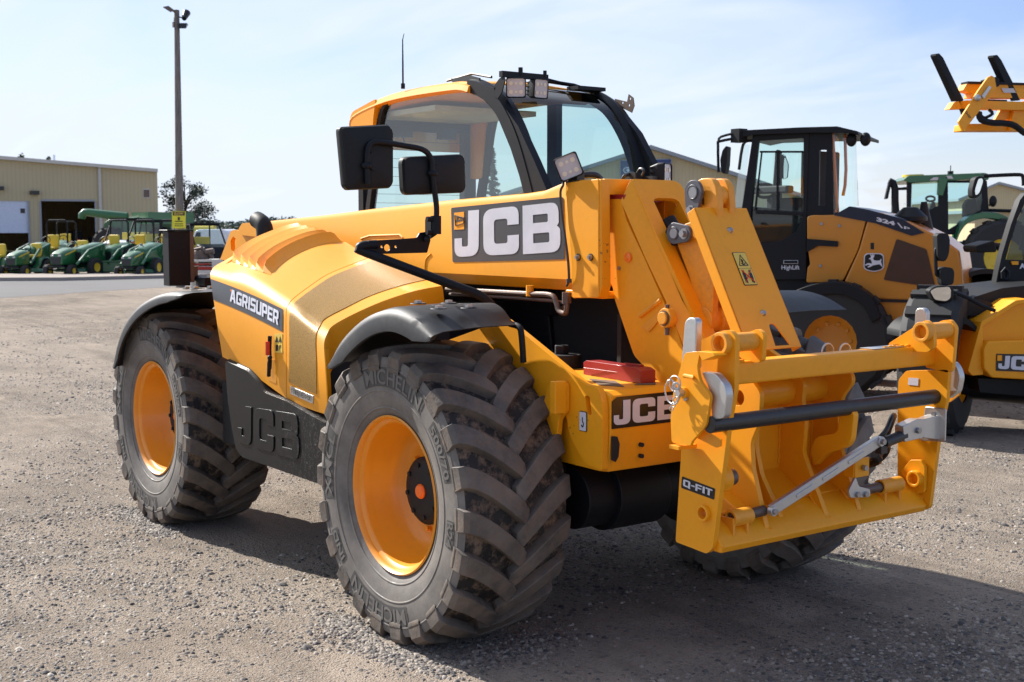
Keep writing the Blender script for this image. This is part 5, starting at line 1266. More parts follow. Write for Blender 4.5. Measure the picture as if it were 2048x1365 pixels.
def tree(name, label, px, d, top, wpx, mat, seed, kind='broad', n=26):
    rs = random.Random(seed); b = U(px, 458, d=d); b.z = 0; ht = U(px, top, d=d).z; wd = wpx/FPX*d/2
    t = thing(name, label, 'tree', tuple(b)); g = G()
    g.tube([b-Z*.3, b+Z*ht*.35+V((rs.uniform(-.1,.1),0,0)), b+Z*ht*.7, b+Z*ht*.96], [ht*.028, ht*.02, ht*.012, ht*.004], 7)
    tips = []
    if kind == 'broad':
        for i in range(n):
            z = ht*rs.uniform(.22,.92); k = (1-((z/ht-.45)/.6)**2); r = wd*rs.uniform(.45,1)*max(.25,k); a = rs.uniform(0,6.28); q = b+V((math.cos(a)*r, math.sin(a)*r, z+ht*.06))
            g.tube([b+Z*z*.8, (b+Z*z*.8).lerp(q,.6)+Z*.02*ht, q], [ht*.008, ht*.005, ht*.002], 5); tips.append((q, (wd*.30, wd*.30, ht*.065)))
    else:
        for i in range(n*2):
            z = ht*(.06+.92*i/(n*2)); r = wd*(1-z/ht)*rs.uniform(.6,1.12)+.05*wd; a = i*2.4; q = b+V((math.cos(a)*r, math.sin(a)*r, z-r*.15))
            g.tube([b+Z*(z+r*.1), q], [ht*.005, ht*.002], 4); tips.append((b.lerp(q,.0)+Z*z+(q-b-Z*z)*.65, (r*.45+.08*wd, r*.45+.08*wd, ht*.022)))
    O('trunk', g, M['bark'], t)
    g = G()
    for q, R_ in tips: leaves(g, q, R_, 60 if kind == 'broad' else 30, ht*.019, rs)
    O('crown', g, mat, t, smooth=False, recalc=False); return t
tree('conifer_tree', 'dark ragged tree with an open crown standing behind the wooden light pole', 371, 92, 357, 112, M['conif'], 3, 'broad', 62)
tree('spruce_tree', 'pointed dark spruce seen through the big telehandler cab windows', 985, 66, 292, 60, M['conif'], 5, 'spruce', 24)
for i, (px, top, w_) in enumerate(((56,314,40),(95,317,34))):
    tree('roadside_tree', ['bushy tree top showing over the workshop roof, the further left one','small tree top over the workshop roof beside the roof vent'][i], px, 135, top, w_, M['leaf'], 11+i, 'broad', 22)
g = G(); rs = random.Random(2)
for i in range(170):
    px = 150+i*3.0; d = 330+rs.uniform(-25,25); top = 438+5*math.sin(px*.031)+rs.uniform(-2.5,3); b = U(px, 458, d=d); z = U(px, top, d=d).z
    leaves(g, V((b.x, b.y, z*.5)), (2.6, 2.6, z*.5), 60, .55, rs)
o = O('distant_woods', g, M['hazed_wood'], smooth=False, recalc=False); o['kind'] = 'stuff'; o['label'] = 'low line of distant woods on the horizon'; o['category'] = 'woods'

# ---- light pole with its sign
d = 38; pb = U(361, 575, d=d); pt = U(353.5, 21, d=d); pb.z = 0
T3 = thing('light_pole', 'weathered wooden pole carrying three floodlights and a yellow sign', 'light pole', tuple(pb))
m, N_, L_, b_ = new_mat('weathered wood'); n_ = noise(N_, L_, 4, 6, .7, sc3=(6,6,.4)); r_ = ramp(N_, L_, n_.outputs[0], [(.3,(.10,.085,.075)),(.7,(.26,.23,.20))]); L_.new(r_.outputs[0], b_.inputs['Base Color']); b_.inputs['Roughness'].default_value = .9; M['wood'] = m
g = G(); g.cyl(pb, pt, .135, .075, n=16); O('pole', g, M['wood'], T3)
g = G(); g.hexa([U(326,14,d=d-.3),U(337,12,d=d-.3),U(349,21,d=d-.3),U(341,23.5,d=d-.3),U(326,15.5,d=d-.0),U(337,13,d=d-.0),U(349,22,d=d-.0),U(341,25,d=d-.0)]); g.tube([U(346,22,d=d),U(353,26,d=d)], .035, 6); O('floodlight', g, M['iron'], T3)
g = G(); a = U(367,36,d=d-.2); g.cyl(U(368,38,d=d-.2), U(373,26,d=d), .07, .12, n=14); g.tube([U(357,34,d=d),U(364,36,d=d-.1),U(368,35,d=d-.1)], .02, 6); O('floodlight', g, M['dblack'], T3)
g = G(); g.hexa([U(359,57.5,d=d-.4),U(372,57.5,d=d-.4),U(372,57.5,d=d),U(359,57.5,d=d),U(359,46.5,d=d-.4),U(374,46.5,d=d-.4),U(377,50,d=d),U(359,46.5,d=d)]); O('floodlight', g, M['dblack'], T3)
g = G(); g.tube([U(349,35,d=d),U(348,48,d=d),U(351,60,d=d)], .02, 6); g.box(U(349,50,d=d), (.1,.1,.15)); O('junction_box', g, M['iron'], T3)
SP = Plane(358, d-.22, 0); g = G(); slab(g, SP, [(344,457),(371,457),(371,423),(344,423)], 0, .02); sg = O('sign_panel', g, M['sgn'] if 'sgn' in M else plain('sign yellow', (.75,.68,.03), .4), T3)
g = G(); slab(g, SP, [(345.5,431.5),(369.5,431.5),(369.5,424),(345.5,424)], -.004, -.001); 
slab(g, SP, [(355,441),(360,441),(359.5,437),(361,437),(359,434.5),(356,434.5),(354.5,437),(356,437)], -.004, -.001); slab(g, SP, [(350,444),(365,444),(365,442.2),(350,442.2)], -.004, -.001)
for y in (447.5, 451.5): slab(g, SP, [(349,y+1.3),(366,y+1.3),(366,y),(349,y)], -.004, -.001)
g.mi = 1; put_text(g, 'SLOW', lambda u, v: SP(348+u*19, 430-v*4.8, -.008), bold=.03); O('sign_marks', g, [M['dblack'], M['ylabel']], sg, recalc=False)

# =================================================================== small machines at the left
def wheelgeo(g1, g2, c, r, w_, ax=Y, rr=.5):
    a, u, v = g1.frame(V(c), V(c)+ax); ax = (a, u, v)
    g1.lathe([(r*rr,-w_/2),(r*.9,-w_/2),(r,-w_*.35),(r,w_*.35),(r*.9,w_/2),(r*rr,w_/2)], c, ax, 20)
    n = 16
    for i in range(n):
        t = 2*math.pi*i/n; q = V(c)+u*math.cos(t)*r+v*math.sin(t)*r; g1.obox(q, a*w_*.42, (u*math.cos(t)+v*math.sin(t))*r*.035, (u*-math.sin(t)+v*math.cos(t))*r*.07)
    g2.lathe([(r*rr*1.02,-w_*.46),(r*rr*.9,-w_*.30),(r*.25,-w_*.18),(.001,-w_*.2)], c, ax, 20); g2.lathe([(r*rr*1.02,w_*.46),(r*rr*.9,w_*.30),(r*.25,w_*.18),(.001,w_*.2)], c, ax, 20)
def awheel(parent, c, r, w_, rimm, nm='wheel', rr=.5, ax=Y, bolts=0):
    g1, g2 = G(), G(); wheelgeo(g1, g2, (0,0,0), r, w_, ax, rr); o = O(nm, g1, M['farrub'], parent, origin=c); 
    if bolts:
        for i in range(bolts): t = 2*math.pi*i/bolts; g2.cyl(V((math.cos(t)*r*.3,-w_*.19,math.sin(t)*r*.3)), V((math.cos(t)*r*.3,-w_*.27,math.sin(t)*r*.3)), r*.03, n=6)
    O('rim', g2, rimm, o); return o
def mower():
    t = thing('garden_tractor', 'x', 'mower', (0,0,0)); t['_org'] = [0,0,0]
    g = G()
    secs = []
    for x, w_, z0, z1 in ((.98,.17,.42,.62),(.95,.21,.38,.72),(.80,.235,.38,.80),(.55,.25,.38,.86),(.35,.26,.40,.90),(.25,.24,.40,.88)):
        secs.append(fillet([V((x,-w_,z0)),V((x,-w_,z1-.06)),V((x,-w_*.6,z1)),V((x,w_*.6,z1)),V((x,w_,z1-.06)),V((x,w_,z0))], .04, 3))
    g.loft(secs); O('hood', g, M['green'], t, bevel=.01)
    g = G(); g.plate(fillet([V((.985,-.15,.40)),V((.985,.15,.40)),V((.975,.18,.62)),V((.975,-.18,.62))], .03), (.012,0,0)); O('grille', g, M['dblack'], t)
    for s in (-1, 1):
        g = G(); g.box((.975, s*.13, .665), (.02,.10,.05)); O('headlight', g, M['lens'], t)
        g = G(); g.plate([V((.30,s*.262,.80)),V((.85,s*.242,.66)),V((.85,s*.242,.69)),V((.30,s*.262,.85))],(0,s*.004,0)); O('side_stripe', g, M['jyel'], t)
        g = G(); A = [V((-.62+.0,s*.30,.45)),V((-.58,s*.30,.60)),V((-.40,s*.30,.66)),V((-.15,s*.30,.60)),V((.0,s*.30,.38)),V((.2,s*.30,.28))]; g.loft([[p-Y*s*.12 for p in spline(A,3)], spline(A,3), [p+Y*s*.16+Z*.0 for p in spline(A,3)], [p+Y*s*.18-Z*.05 for p in spline(A,3)]], closed=False, caps=False); O('fender', g, M['green'], t)
    g = G(); g.box((-.28,0,.42),(.9,.5,.22)); g.box((.15,0,.34),(1.6,.34,.10)); g.cyl((.08,0,.86),(-.0,0,.70),.05); O('frame', g, M['satin'], t)
    g = G(); g.loft([fillet([V((x,-.24,z)),V((x,.24,z)),V((x,.24,z+.09)),V((x,-.24,z+.09))], .03, 3) for x, z in ((-.42,.66),(-.05,.64))]); 
    bk = [V((-.42,0,.70)),V((-.46,0,.90)),V((-.52,0,1.12))]; g.loft([fillet([p+V((-.04,-w_,0)),p+V((-.04,w_,0)),p+V((.05,w_,0)),p+V((.05,-w_,0))], .03, 3) for p, w_ in zip(bk, (.24,.25,.17))]); O('seat', g, M['jyel'], t, bevel=.02)
    g = G(); P = [V((.08,0,.94))+V((.45*.16*math.cos(a)*-1,0,.16*math.cos(a)*.9))+Y*math.sin(a)*.17 for a in [2*math.pi*i/16 for i in range(17)]]; g.tube(P, .014, 6); g.cyl((.14,0,.80),(.08,0,.94),.025); O('steering_wheel', g, M['satin'], t)
    g = G(); g.loft([fillet([V((x,-.58*k,.14)),V((x,.62*k,.14)),V((x,.55*k,.26)),V((x,-.5*k,.26))], .03, 3) for x, k in ((.42,.7),(.25,1),(-.1,1),(-.25,.75))]); O('mower_deck', g, M['green'], t)
    g = G(); g.tube([(1.0,-.3,.32),(1.02,0,.30),(1.0,.3,.32)], .03, 6); g.cyl((.8,-.38,.22),(.8,.38,.22),.03); O('axle', g, M['satin'], t)
    for s in (-1, 1): awheel(t, (.78,s*.42,.19), .19, .16, M['jyel']); awheel(t, (-.42,s*.42,.28), .28, .24, M['jyel'])
    return t
def place(t, px, py, rz, sc_=1, d=None):
    p = U(px, py, z=0) if d is None else U(px, 458, d=d); p.z = 0; t.location = p; t.rotation_euler = (0, 0, rz); t.scale = (sc_,)*3
# heading towards the camera and to the left: camera-left direction
AZL = math.atan2(-RT.y, -RT.x); AZC = math.atan2(-FW.y, -FW.x)
_s = 1 if math.cos(AZC+.2-AZL) > math.cos(AZC-.2-AZL) else -1
hd = AZC+_s*math.radians(14)
m0 = mower(); first = True
for px, py, k, lab in ((57,552,1.06,'garden tractor mower with a low rounded yellow seat, leftmost complete one of the front row'),(149,552.5,1.16,'garden tractor mower with a tall yellow seat, in front of the open workshop bay'),(283,553,1.04,'garden tractor mower with yellow seat, nearest to the wooden light pole'),(-14,552,1.04,'garden tractor mower cut off by the left edge of the picture')):
    t = m0 if first else copy_tree(m0); first = False; place(t, px, py, hd, k); t['label'] = lab; t['group'] = 'garden tractors in the front row'
def ctractor():
    t = thing('compact_tractor', 'x', 'tractor', (0,0,0)); t['_org'] = [0,0,0]
    g = G(); secs = []
    for x, w_, z0, z1 in ((1.5,.22,.55,.95),(1.45,.27,.52,1.02),(1.1,.30,.5,1.12),(.5,.32,.5,1.22),(.3,.30,.5,1.22)): secs.append(fillet([V((x,-w_,z0)),V((x,-w_,z1-.08)),V((x,-w_*.5,z1)),V((x,w_*.5,z1)),V((x,w_,z1-.08)),V((x,w_,z0))], .05, 3))
    g.loft(secs); O('hood', g, M['green'], t, bevel=.01)
    g = G(); g.plate([V((1.505,-.18,.58)),V((1.505,.18,.58)),V((1.50,.2,.88)),V((1.50,-.2,.88))],(.012,0,0)); O('grille', g, M['dblack'], t)
    g = G(); g.box((.3,0,.55),(2.2,.4,.25)); g.box((-.2,0,.62),(.7,.9,.06)); O('frame', g, M['satin'], t)
    g = G(); g.box((-.35,0,.98),(.42,.46,.10)); g.box((-.56,0,1.25),(.10,.46,.5)); O('seat', g, M['jyel'], t, bevel=.04, seg=3)
    g = G(); g.tube([(-.85,-.42,.7),(-.85,-.42,1.95),(-.85,-.34,2.05),(-.85,.34,2.05),(-.85,.42,1.95),(-.85,.42,.7)], .035, 8); O('roll_bar', g, M['satin'], t)
    g = G(); P = [V((.05,0,1.28))+V((-.08*math.cos(a),0,.15*math.cos(a)))+Y*math.sin(a)*.18 for a in [2*math.pi*i/16 for i in range(17)]]; g.tube(P, .014, 6); g.cyl((.2,0,1.1),(.05,0,1.28),.03); O('steering_wheel', g, M['satin'], t)
    for s in (-1, 1):
        g = G(); A = spline([V((-1.15,s*.5,.8)),V((-1.0,s*.5,1.08)),V((-.6,s*.5,1.17)),V((-.2,s*.5,1.05)),V((-.02,s*.5,.72))],3); g.loft([[p-Y*s*.1 for p in A], A, [p+Y*s*.28 for p in A]], closed=False, caps=False); O('fender', g, M['green'], t)
        g = G(); g.tube([(.55,s*.40,.75),(.55,s*.42,1.15),(1.35,s*.42,.95),(2.0,s*.42,.45)], .05, 6); O('loader_arm', g, M['green'], t)
        awheel(t, (1.15,s*.52,.33), .33, .2, M['jyel']); awheel(t, (-.6,s*.62,.55), .55, .32, M['jyel'])
        g = G(); g.box((-.95,s*.5,1.2),(.05,.1,.08)); O('tail_lamp', g, M['redm'], t)
    return t
c0 = ctractor(); first = True
for px, d, dh, lab in ((92,49,.1,'green compact tractor half hidden behind the leftmost complete garden tractor'),(126,58,.4,'green compact tractor with black roll bar before the dark open bay'),(208,48,-.15,'green compact tractor with loader between the second and third garden tractors'),(262,49,-.1,'green compact tractor with loader, directly behind the third garden tractor'),(318,48,.0,'green compact tractor with loader, closest to the light pole')):
    t = c0 if first else copy_tree(c0); first = False; place(t, px, 0, hd+dh, 1.0, d); t['label'] = lab; t['group'] = 'compact tractors in the second row'
def utv(bodym):
    t = thing('utility_vehicle', 'x', 'utility vehicle', (0,0,0)); t['_org'] = [0,0,0]
    g = G(); g.loft([fillet([V((x,-w_,z0)),V((x,w_,z0)),V((x,w_*.85,z1)),V((x,-w_*.85,z1))], .06, 3) for x, w_, z0, z1 in ((1.55,.45,.5,.8),(1.4,.62,.45,1.0),(.85,.68,.4,1.12),(.6,.7,.4,.9),(-.5,.7,.4,.75),(-.55,.7,.45,1.15),(-1.5,.7,.55,1.15))]); O('body', g, bodym, t, bevel=.02)
    g = G()
    for s in (-1, 1): g.tube([(.85,s*.66,1.1),(.35,s*.62,1.88),(-.55,s*.62,1.90),(-.65,s*.66,1.1)], .035, 8)
    g.tube([(.35,-.62,1.88),(.35,.62,1.88)],.035,8); g.tube([(-.55,-.62,1.9),(-.55,.62,1.9)],.035,8); g.box((-.1,0,1.93),(1.05,1.28,.05)); O('roll_cage', g, M['satin'], t)
    g = G(); g.add([V((.84,-.6,1.1)),V((.84,.6,1.1)),V((.37,.56,1.85)),V((.37,-.56,1.85))],[(0,1,2,3)]); O('windscreen', g, M['glass'], t)
    g = G(); g.box((-.2,0,.85),(.4,1.1,.12)); g.box((-.42,0,1.15),(.12,1.1,.5)); O('seat', g, M['jyel'], t, bevel=.03)
    for s in (-1, 1):
        g = G(); g.box((1.50,s*.42,.86),(.06,.2,.10)); O('headlight', g, M['lens'], t)
        awheel(t, (1.05,s*.62,.33), .33, .26, M['iron']); awheel(t, (-.95,s*.62,.33), .33, .28, M['iron'])
    return t
u0 = utv(M['whitep']); place(u0, 262, 0, hd+.1, 1.12, 56); u0['label'] = 'white utility vehicle with black roll cage behind the compact tractors'; u0['group'] = 'utility vehicles'
u1 = utv(M['green']); place(u1, 306, 0, hd, 1.08, 55); u1['label'] = 'green utility vehicle with grey cab frame just left of the light pole'; u1['group'] = 'utility vehicles'
u2 = utv(M['satin']); place(u2, 402, 0, hd+.9, 1.0, 52); u2['label'] = 'black utility vehicle parked right of the light pole by the white van'; u2['group'] = 'utility vehicles'
# grain cart / combine with its unloading pipe
HP = Plane(275, 66, 0); t = thing('harvester', 'big green harvester with long unloading pipe in front of the workshop wall', 'harvester', tuple(HP(275,458))[:2]+(0,))
g = G(); slab(g, HP, [(208,500),(206,447),(228,433),(265,436),(290,430),(342,432),(345,500)], 0, 3, .2); O('body', g, M['green'], t, bevel=.05)
g = G(); g.tube([HP(255,434,-.6),HP(215,430,-.6),HP(178,425.5,-.6),HP(170,425,-.6),HP(164,431,-.6),HP(163,438,-.6)], [.22,.22,.20,.2,.2,.17], 14); O('unloading_pipe', g, M['green'], t)
g = G(); g.box(HP(325,437,.5),(2.4,2.4,.6)); O('grain_tank', g, M['green'], t)
g = G(); q = lambda px, py: HP(px, py, -.06); g.add([q(220,468),q(230,468),q(225,459)],[(0,1,2)]); O('slow_triangle', g, M['redm'], t)
for px in (222, 325): awheel(t, HP(px,500,-.2).xy.to_3d()+Z*.9, .9, .6, M['jyel'], ax=HP.n)
for px, lab in ((219,'blue-green implement beam lying in grass left of the third garden tractor'),):
    IP = Plane(255, 47, 0); t = thing('implement_frame', 'long low dark green implement frame on the ground behind the front row', 'implement', tuple(IP(255,458))[:2]+(0,))
    g = G(); slab(g, IP, [(186,545),(330,545),(330,524),(186,524)], 0, .5); O('beam', g, M['green'], t, bevel=.03)
    g = G(); slab(g, IP, [(188,524),(330,524),(330,522),(188,522)], -.05, .5); O('top_plate', g, M['green'], t)
# white van, yellow tank
VP = Plane(420, 62, .1); t = thing('van', 'white van parked at the far side of the yard behind the telehandler rear', 'van', tuple(VP(420,458))[:2]+(0,))
g = G(); slab(g, VP, [(386,522),(384,478),(390,462),(398,459),(448,459),(456,466),(458,522)], 0, 1.9, .12); O('body', g, M['whitep'], t, bevel=.06)
g = G(); slab(g, VP, [(388,478),(393,465),(401,465),(401,478)], -.02, .0); O('side_window', g, M['dblack'], t)
for px in (400, 443): awheel(t, VP(px,500,.1).xy.to_3d()+Z*.34, .34, .22, M['iron'], ax=VP.n)
YP = Plane(408, 72, 0); g = G(); a, b = YP(392,460), YP(430,460); a.z = b.z = 1.35; g.cyl(a, b, .62, n=24); g.box((a+b)/2-Z*.9, (1.2,.9,.9)); o = O('tank', g, M['jyel']); tag(o, 'yellow cylindrical tank showing over the roof of the white van', 'tank')
g = G(); KP = Plane(398, 30, 0); slab(g, KP, [(372,541),(372,520),(427,520),(427,541),(424,541),(424,524),(376,524),(376,541)], 0, 1.0); slab(g, KP, [(372,548),(427,548),(427,541),(372,541)], 0, 1.0); t = thing('steel_crate', 'open grey steel crate holding red parts behind the telehandler rear', 'crate', tuple(KP(398,458))[:2]+(0,)); O('crate_frame', g, M['trim'], t)
g = G(); slab(g, KP, [(377,540),(423,540),(423,534),(377,534)], .2, .8); slab(g, KP, [(380,532),(420,530),(420,527),(380,528)], .3, .7); O('red_bar', g, M['redm'], t)
g = G()
for px, w_ in ((382,5),(414,5)): slab(g, KP, [(px,606-0),(px+w_,606),(px+w_,548),(px,548)], .2, .6)
O('crate_leg', g, M['trim'], t)
g = G(); rs = random.Random(8)
g.tube([KP(384,517,.4),KP(390,500,.4),KP(402,497,.4),KP(420,508,.4),KP(425,517,.4)], .05, 8); g.box(KP(400,510,.5),(.35,.35,.2)); g.cyl(KP(410,505,.4),KP(428,502,.4),.07,n=12); g.cyl(KP(390,515,.2),KP(395,515,.8),.08,n=12); o = O('mower_engine', g, M['iron'], bevel=.01); tag(o, 'small dark engine unit lying on top of the grey steel crate', 'engine')

# =================================================================== wheel loader behind at the right
LP = Plane(1665, 13.0, math.radians(24))
t = thing('wheel_loader', 'ochre wheel loader with black cab and leaping deer badge on its hood', 'wheel loader', tuple(LP(1665,458))[:2]+(0,)); LD = t
g = G(); slab(g, LP, [(1614,434),(1624,431),(1671,430),(1737,422),(1716,500),(1686,562),(1650,566),(1612,566),(1615,535),(1620,530),(1616,500),(1622,494),(1614,480)], .0, 1.15, .03); O('side_panel', g, M['ldr'], t, bevel=.012)
g = G(); slab(g, LP, [(1739,424),(1760,425),(1822,446),(1880,474),(1919,502),(1925,540),(1928,583),(1908,604),(1752,599),(1687,566),(1717,500)], .0, 1.15, .03); hd_ = O('hood', g, M['ldr'], t, bevel=.03, seg=3)
g = G(); slab(g, LP, [(1667,431),(1699,413),(1737,420),(1804,438),(1849,466),(1823,472),(1751,447)], -.012, 1.16, .01); O('hood_stripe', g, M['navyb'] if 'navyb' in M else plain('dark blue stripe', (.012,.014,.03), .3), hd_)
g = G(); put_text(g, '324', lambda u, v: LP(1753+u*37, 443+u*9-v*8.5+0*v, -.018), bold=.05); put_text(g, 'P', lambda u, v: LP(1808+u*12, 458+u*3.5-v*5.5, -.018), bold=.02); g.add([LP(1794,446,-.018),LP(1797,446,-.018),LP(1806,457,-.018),LP(1803,457,-.018)],[(0,1,2,3)]); O('model_number', g, M['white'], hd_, recalc=False)
g = G(); slab(g, LP, [(1793,478),(1853,499),(1871,576),(1767,560)], -.010, .01, .02); O('side_grille', g, plain('brown mesh', (.06,.025,.012), .35), hd_)
# badge: black rounded shield with a white rim and a leaping deer
g = G(); sh_ = lambda k: [(1747.5+k*a*20.5, 525.6+k*b*19) for a, b in ((-.95,-.75),(-.7,-.98),(.7,-.98),(.98,-.75),(1,.55),(.75,.8),(0,1.0),(-.75,.8),(-1,.55))]
slab(g, LP, sh_(1.0), -.014, 0, .03); g.mi = 1; slab(g, LP, sh_(.90), -.018, -.01, .03)
deer = [(1730,530),(1735,527),(1740,527),(1744,528),(1743,523),(1741,519),(1738,519),(1738,517),(1741,516),(1742,513),(1740,510),(1741,509),(1744,512),(1744,508),(1746,508),(1746,512),(1748,509),(1749,510),(1748,514),(1746,517),(1748,521),(1754,522),(1760,521),(1762,518),(1763,519),(1762,524),(1764,531),(1766,536),(1763,533),(1759,529),(1753,530),(1747,531),(1741,534),(1736,536),(1735,534),(1740,531),(1736,530),(1731,532)]
g.mi = 0; slab(g, LP, deer, -.022, -.018); O('badge', g, [M['white'], M['dblack']], hd_, recalc=True)
g = G(); slab(g, LP, [(1741,499),(1748,499),(1748,486),(1741,486)], -.004, 0); O('lock_slot', g, M['dblack'], hd_)
g = G(); slab(g, LP, [(1752,603),(1908,608),(1912,634),(1850,640),(1772,660)], .02, 1.1, .02); slab(g, LP, [(1772,660),(1850,640),(1850,700),(1775,700)], .2, 1.0); O('rear_panel', g, M['ldr'], t, bevel=.01)
g = G(); slab(g, LP, [(1752,598),(1908,603),(1908,608),(1752,604)], .01, 1.1); O('panel_gap', g, M['dblack'], t)
g = G(); slab(g, LP, [(1782,645),(1803,647),(1803,655),(1782,654)], .0, .02); O('amber_marker', g, M['amber'], t)
A = [(1570,600),(1590,582),(1625,569),(1660,564),(1690,566),(1724,580),(1746,600),(1762,636)]
g = G(); up_ = spline(LP.L(A, -.22), 4); c_ = LP(1668,690,-.22); lo_ = [p.lerp(c_, .20) for p in up_]; g.loft([[a, b, b+LP.n*.45, a+LP.n*.45] for a, b in zip(up_, lo_)]); O('fender', g, M['satin'], t, bevel=.015)
rw_ = awheel(t, (0,0,0), .60, .46, M['ldr'], rr=.44, ax=V((0,1,0)), bolts=10); c = LP(1668,700,.05); c.z = .60
rw_.location = c-V(t['_org']); rw_.rotation_euler = (0,0,math.atan2(LP.n.y, LP.n.x)-math.pi/2)
fw_ = copy_tree(rw_, t); fw_.location = c-V(t['_org'])-LP.h*2.6; fw2 = copy_tree(rw_, t); fw2.location = c-V(t['_org'])+LP.n*1.7-LP.h*2.6; fw3 = copy_tree(rw_, t); fw3.location = c-V(t['_org'])+LP.n*1.7
g = G(); slab(g, LP, [(1484,412),(1613,424),(1613,560),(1640,566),(1600,580),(1560,604),(1500,600),(1480,560)], .10, 1.35, .02); O('cab_body', g, M['satin'], t, bevel=.02)
# cab frame with its glass openings
dg_ = [(1517,282),(1607,276),(1606,424),(1604,444),(1590,466),(1560,482),(1530,486),(1500,480),(1503,415)]
g = G(); slab(g, LP, [(1506,266),(1619,262),(1613,424),(1612,560),(1484,560),(1484,412)], .05, .12, 0, [dg_]); slab(g, LP, [(1618,266),(1664,262),(1667,430),(1612,434)], .06, .12, 0, [[(1639,300),(1653,300),(1650,412),(1637,412)]])
slab(g, LP, [(1506,266),(1619,262),(1613,424),(1612,560),(1484,560),(1484,412)], 1.25, 1.32, 0, [dg_]); slab(g, LP, [(1618,266),(1640,262),(1640,430),(1612,434)], 1.25, 1.32)
slab(g, LP, [(1511,420),(1607,424),(1607,432),(1511,428)], .04, .08); slab(g, LP, [(1519,302),(1607,302),(1607,306),(1519,306)], .06, .08); slab(g, LP, [(1553,300),(1557,300),(1557,425),(1552,425)], .06, .08); slab(g, LP, [(1522,302),(1525,302),(1512,422),(1508,422)], .06, .08)
cf = O('cab_frame', g, M['satin'], t, bevel=.006)
g = G(); g.add(LP.L(dg_, 1.28), [tuple(range(len(dg_)))]); O('side_glass', g, M['glass'], cf, recalc=False); g = G(); g.add(LP.L(dg_, .09), [tuple(range(len(dg_)))]); O('door_glass', g, M['glass'], cf, recalc=False)
g = G(); rr_ = []
for k in range(9):
    a = k/8*math.pi/2; off = .08+.62*(1-math.cos(a)); dx = 50*math.sin(a); rr_.append([LP(1664+dx*.96, 268+3*math.sin(a), off), LP(1667+dx, 430-18*math.sin(a), off)])
g.grid(rr_); O('rear_glass', g, M['glass'], cf)
g = G(); g.tube([LP(1665,268,.10),LP(1670,350,.12),LP(1675,425,.12)], .018, 6); g.tube([LP(1690,270,.3),LP(1692,340,.3),LP(1690,372,.3),LP(1686,392,.3)], .016, 6); O('orange_belt', g, M['amber'], cf)
g = G(); slab(g, LP, [(1470,266),(1484,261),(1600,255),(1674,253),(1716,263),(1716,270),(1698,266),(1619,266),(1506,270),(1478,276)], -.02, 1.4, .01); O('cab_roof', g, M['satin'], t, bevel=.02)
for px, py in ((1703,280),(1731,279)):
    g = G(); g.ball(LP(px,py,.1), (.055,.055,.07)); g.cyl(LP(px-1,py-12,.1), LP(px,py,.1), .02); O('work_lamp', g, M['satin'], t)
g = G(); g.add([LP(1468,416,.3),LP(1484,414,.12),LP(1500,290,.12),LP(1484,288,.3)],[(0,1,2,3)]); O('front_glass', g, M['glass_grey'], cf)
g = G(); g.tube([LP(1505,282,.10),LP(1491,284,.10),LP(1484,298,.10),LP(1478,340,.10)], .016, 6, smooth=3); g.tube([LP(1478,276,.0),LP(1440,283,-.02),LP(1436,290,-.03),LP(1437,345,-.03)], .016, 6, smooth=3); g.tube([LP(1478,265,.0),LP(1442,274,-.02),LP(1437,284,-.03)], .014, 6, smooth=3); g.box(LP(1478,272,.02),(.12,.12,.14)); O('mirror_arm', g, M['satin'], t)
g = G(); slab(g, LP, [(1442,345),(1440,320),(1445,300),(1452,292),(1455,294),(1453,330),(1449,349)], -.10, .05, .02); mm = O('mirror', g, M['satin'], t, bevel=.01); 
g = G(); slab(g, LP, [(1561,352),(1561,312),(1568,308),(1576,330),(1574,356),(1566,360)], .6, .65, .02); O('mirror', g, M['mirror'], t)
g = G(); slab(g, LP, [(1540,430),(1550,300),(1560,300),(1560,430)], .5, .62); g.box(LP(1585,420,.7),(.4,.4,.25)); g.box(LP(1545,380,.5),(.5,.12,.08)); g.box(LP(1640,370,.75),(.16,.45,.7)); O('seat', g, M['seatf'], t, bevel=.02)
g = G(); g.tube([LP(1512,380,.5),LP(1520,370,.6),LP(1545,372,.7),LP(1545,392,.5),LP(1520,394,.45),LP(1512,380,.5)], .018, 6, smooth=3); O('steering_wheel', g, M['satin'], t)
g = G(); g.ball(LP(1570,466,.4), (.16,.16,.07)); O('wrapped_manual', g, M['lens'], t)
g = G(); c = LP(1820,440,.45); g.lathe([(.02,.13),(.07,.125),(.17,.03),(.172,-.01),(.10,-.04),(.085,-.16)], c, 'z', 24); O('air_intake', g, M['satin'], t)
g = G(); c = LP(1850,440,.75); g.cyl(c-Z*.15, LP(1848,404,.75), .10, .03, n=12); O('exhaust', g, M['satin'], t)
g = G(); slab(g, LP, [(1613,478),(1640,480),(1676,483),(1675,494),(1636,492),(1613,505)], -.03, .0, .01); O('door_latch', g, M['satin'], t)
g = G()
for px, py in ((1643,448),(1679,452),(1641,532)): c = LP(px,py,0); g.cyl(c, c-LP.n*.015, .016, n=8)
O('bolt', g, M['bolt'], t)
g = G(); put_text(g, 'HighLift', lambda u, v: LP(1563+u*36, 542-v*11, .045), bold=.01); slab(g, LP, [(1567,528),(1596,528),(1596,521),(1567,521)], .045, .049); g.mi = 1; slab(g, LP, [(1568,527.3),(1595,527.3),(1595,521.7),(1568,521.7)], .041, .045); O('door_letters', g, [M['white'], M['satin']], t, recalc=False)
g = G(); slab(g, LP, [(1690,640),(1850,640),(1850,720),(1690,720)], .3, .95); slab(g, LP, [(1400,560),(1690,560),(1690,700),(1420,700)], .3, 1.1); O('frame', g, M['satin'], t)
g = G(); slab(g, LP, [(1180,640),(1420,560),(1480,520),(1480,580),(1200,720)], .5, .8, .05); O('lift_arm', g, M['ldr'], t)

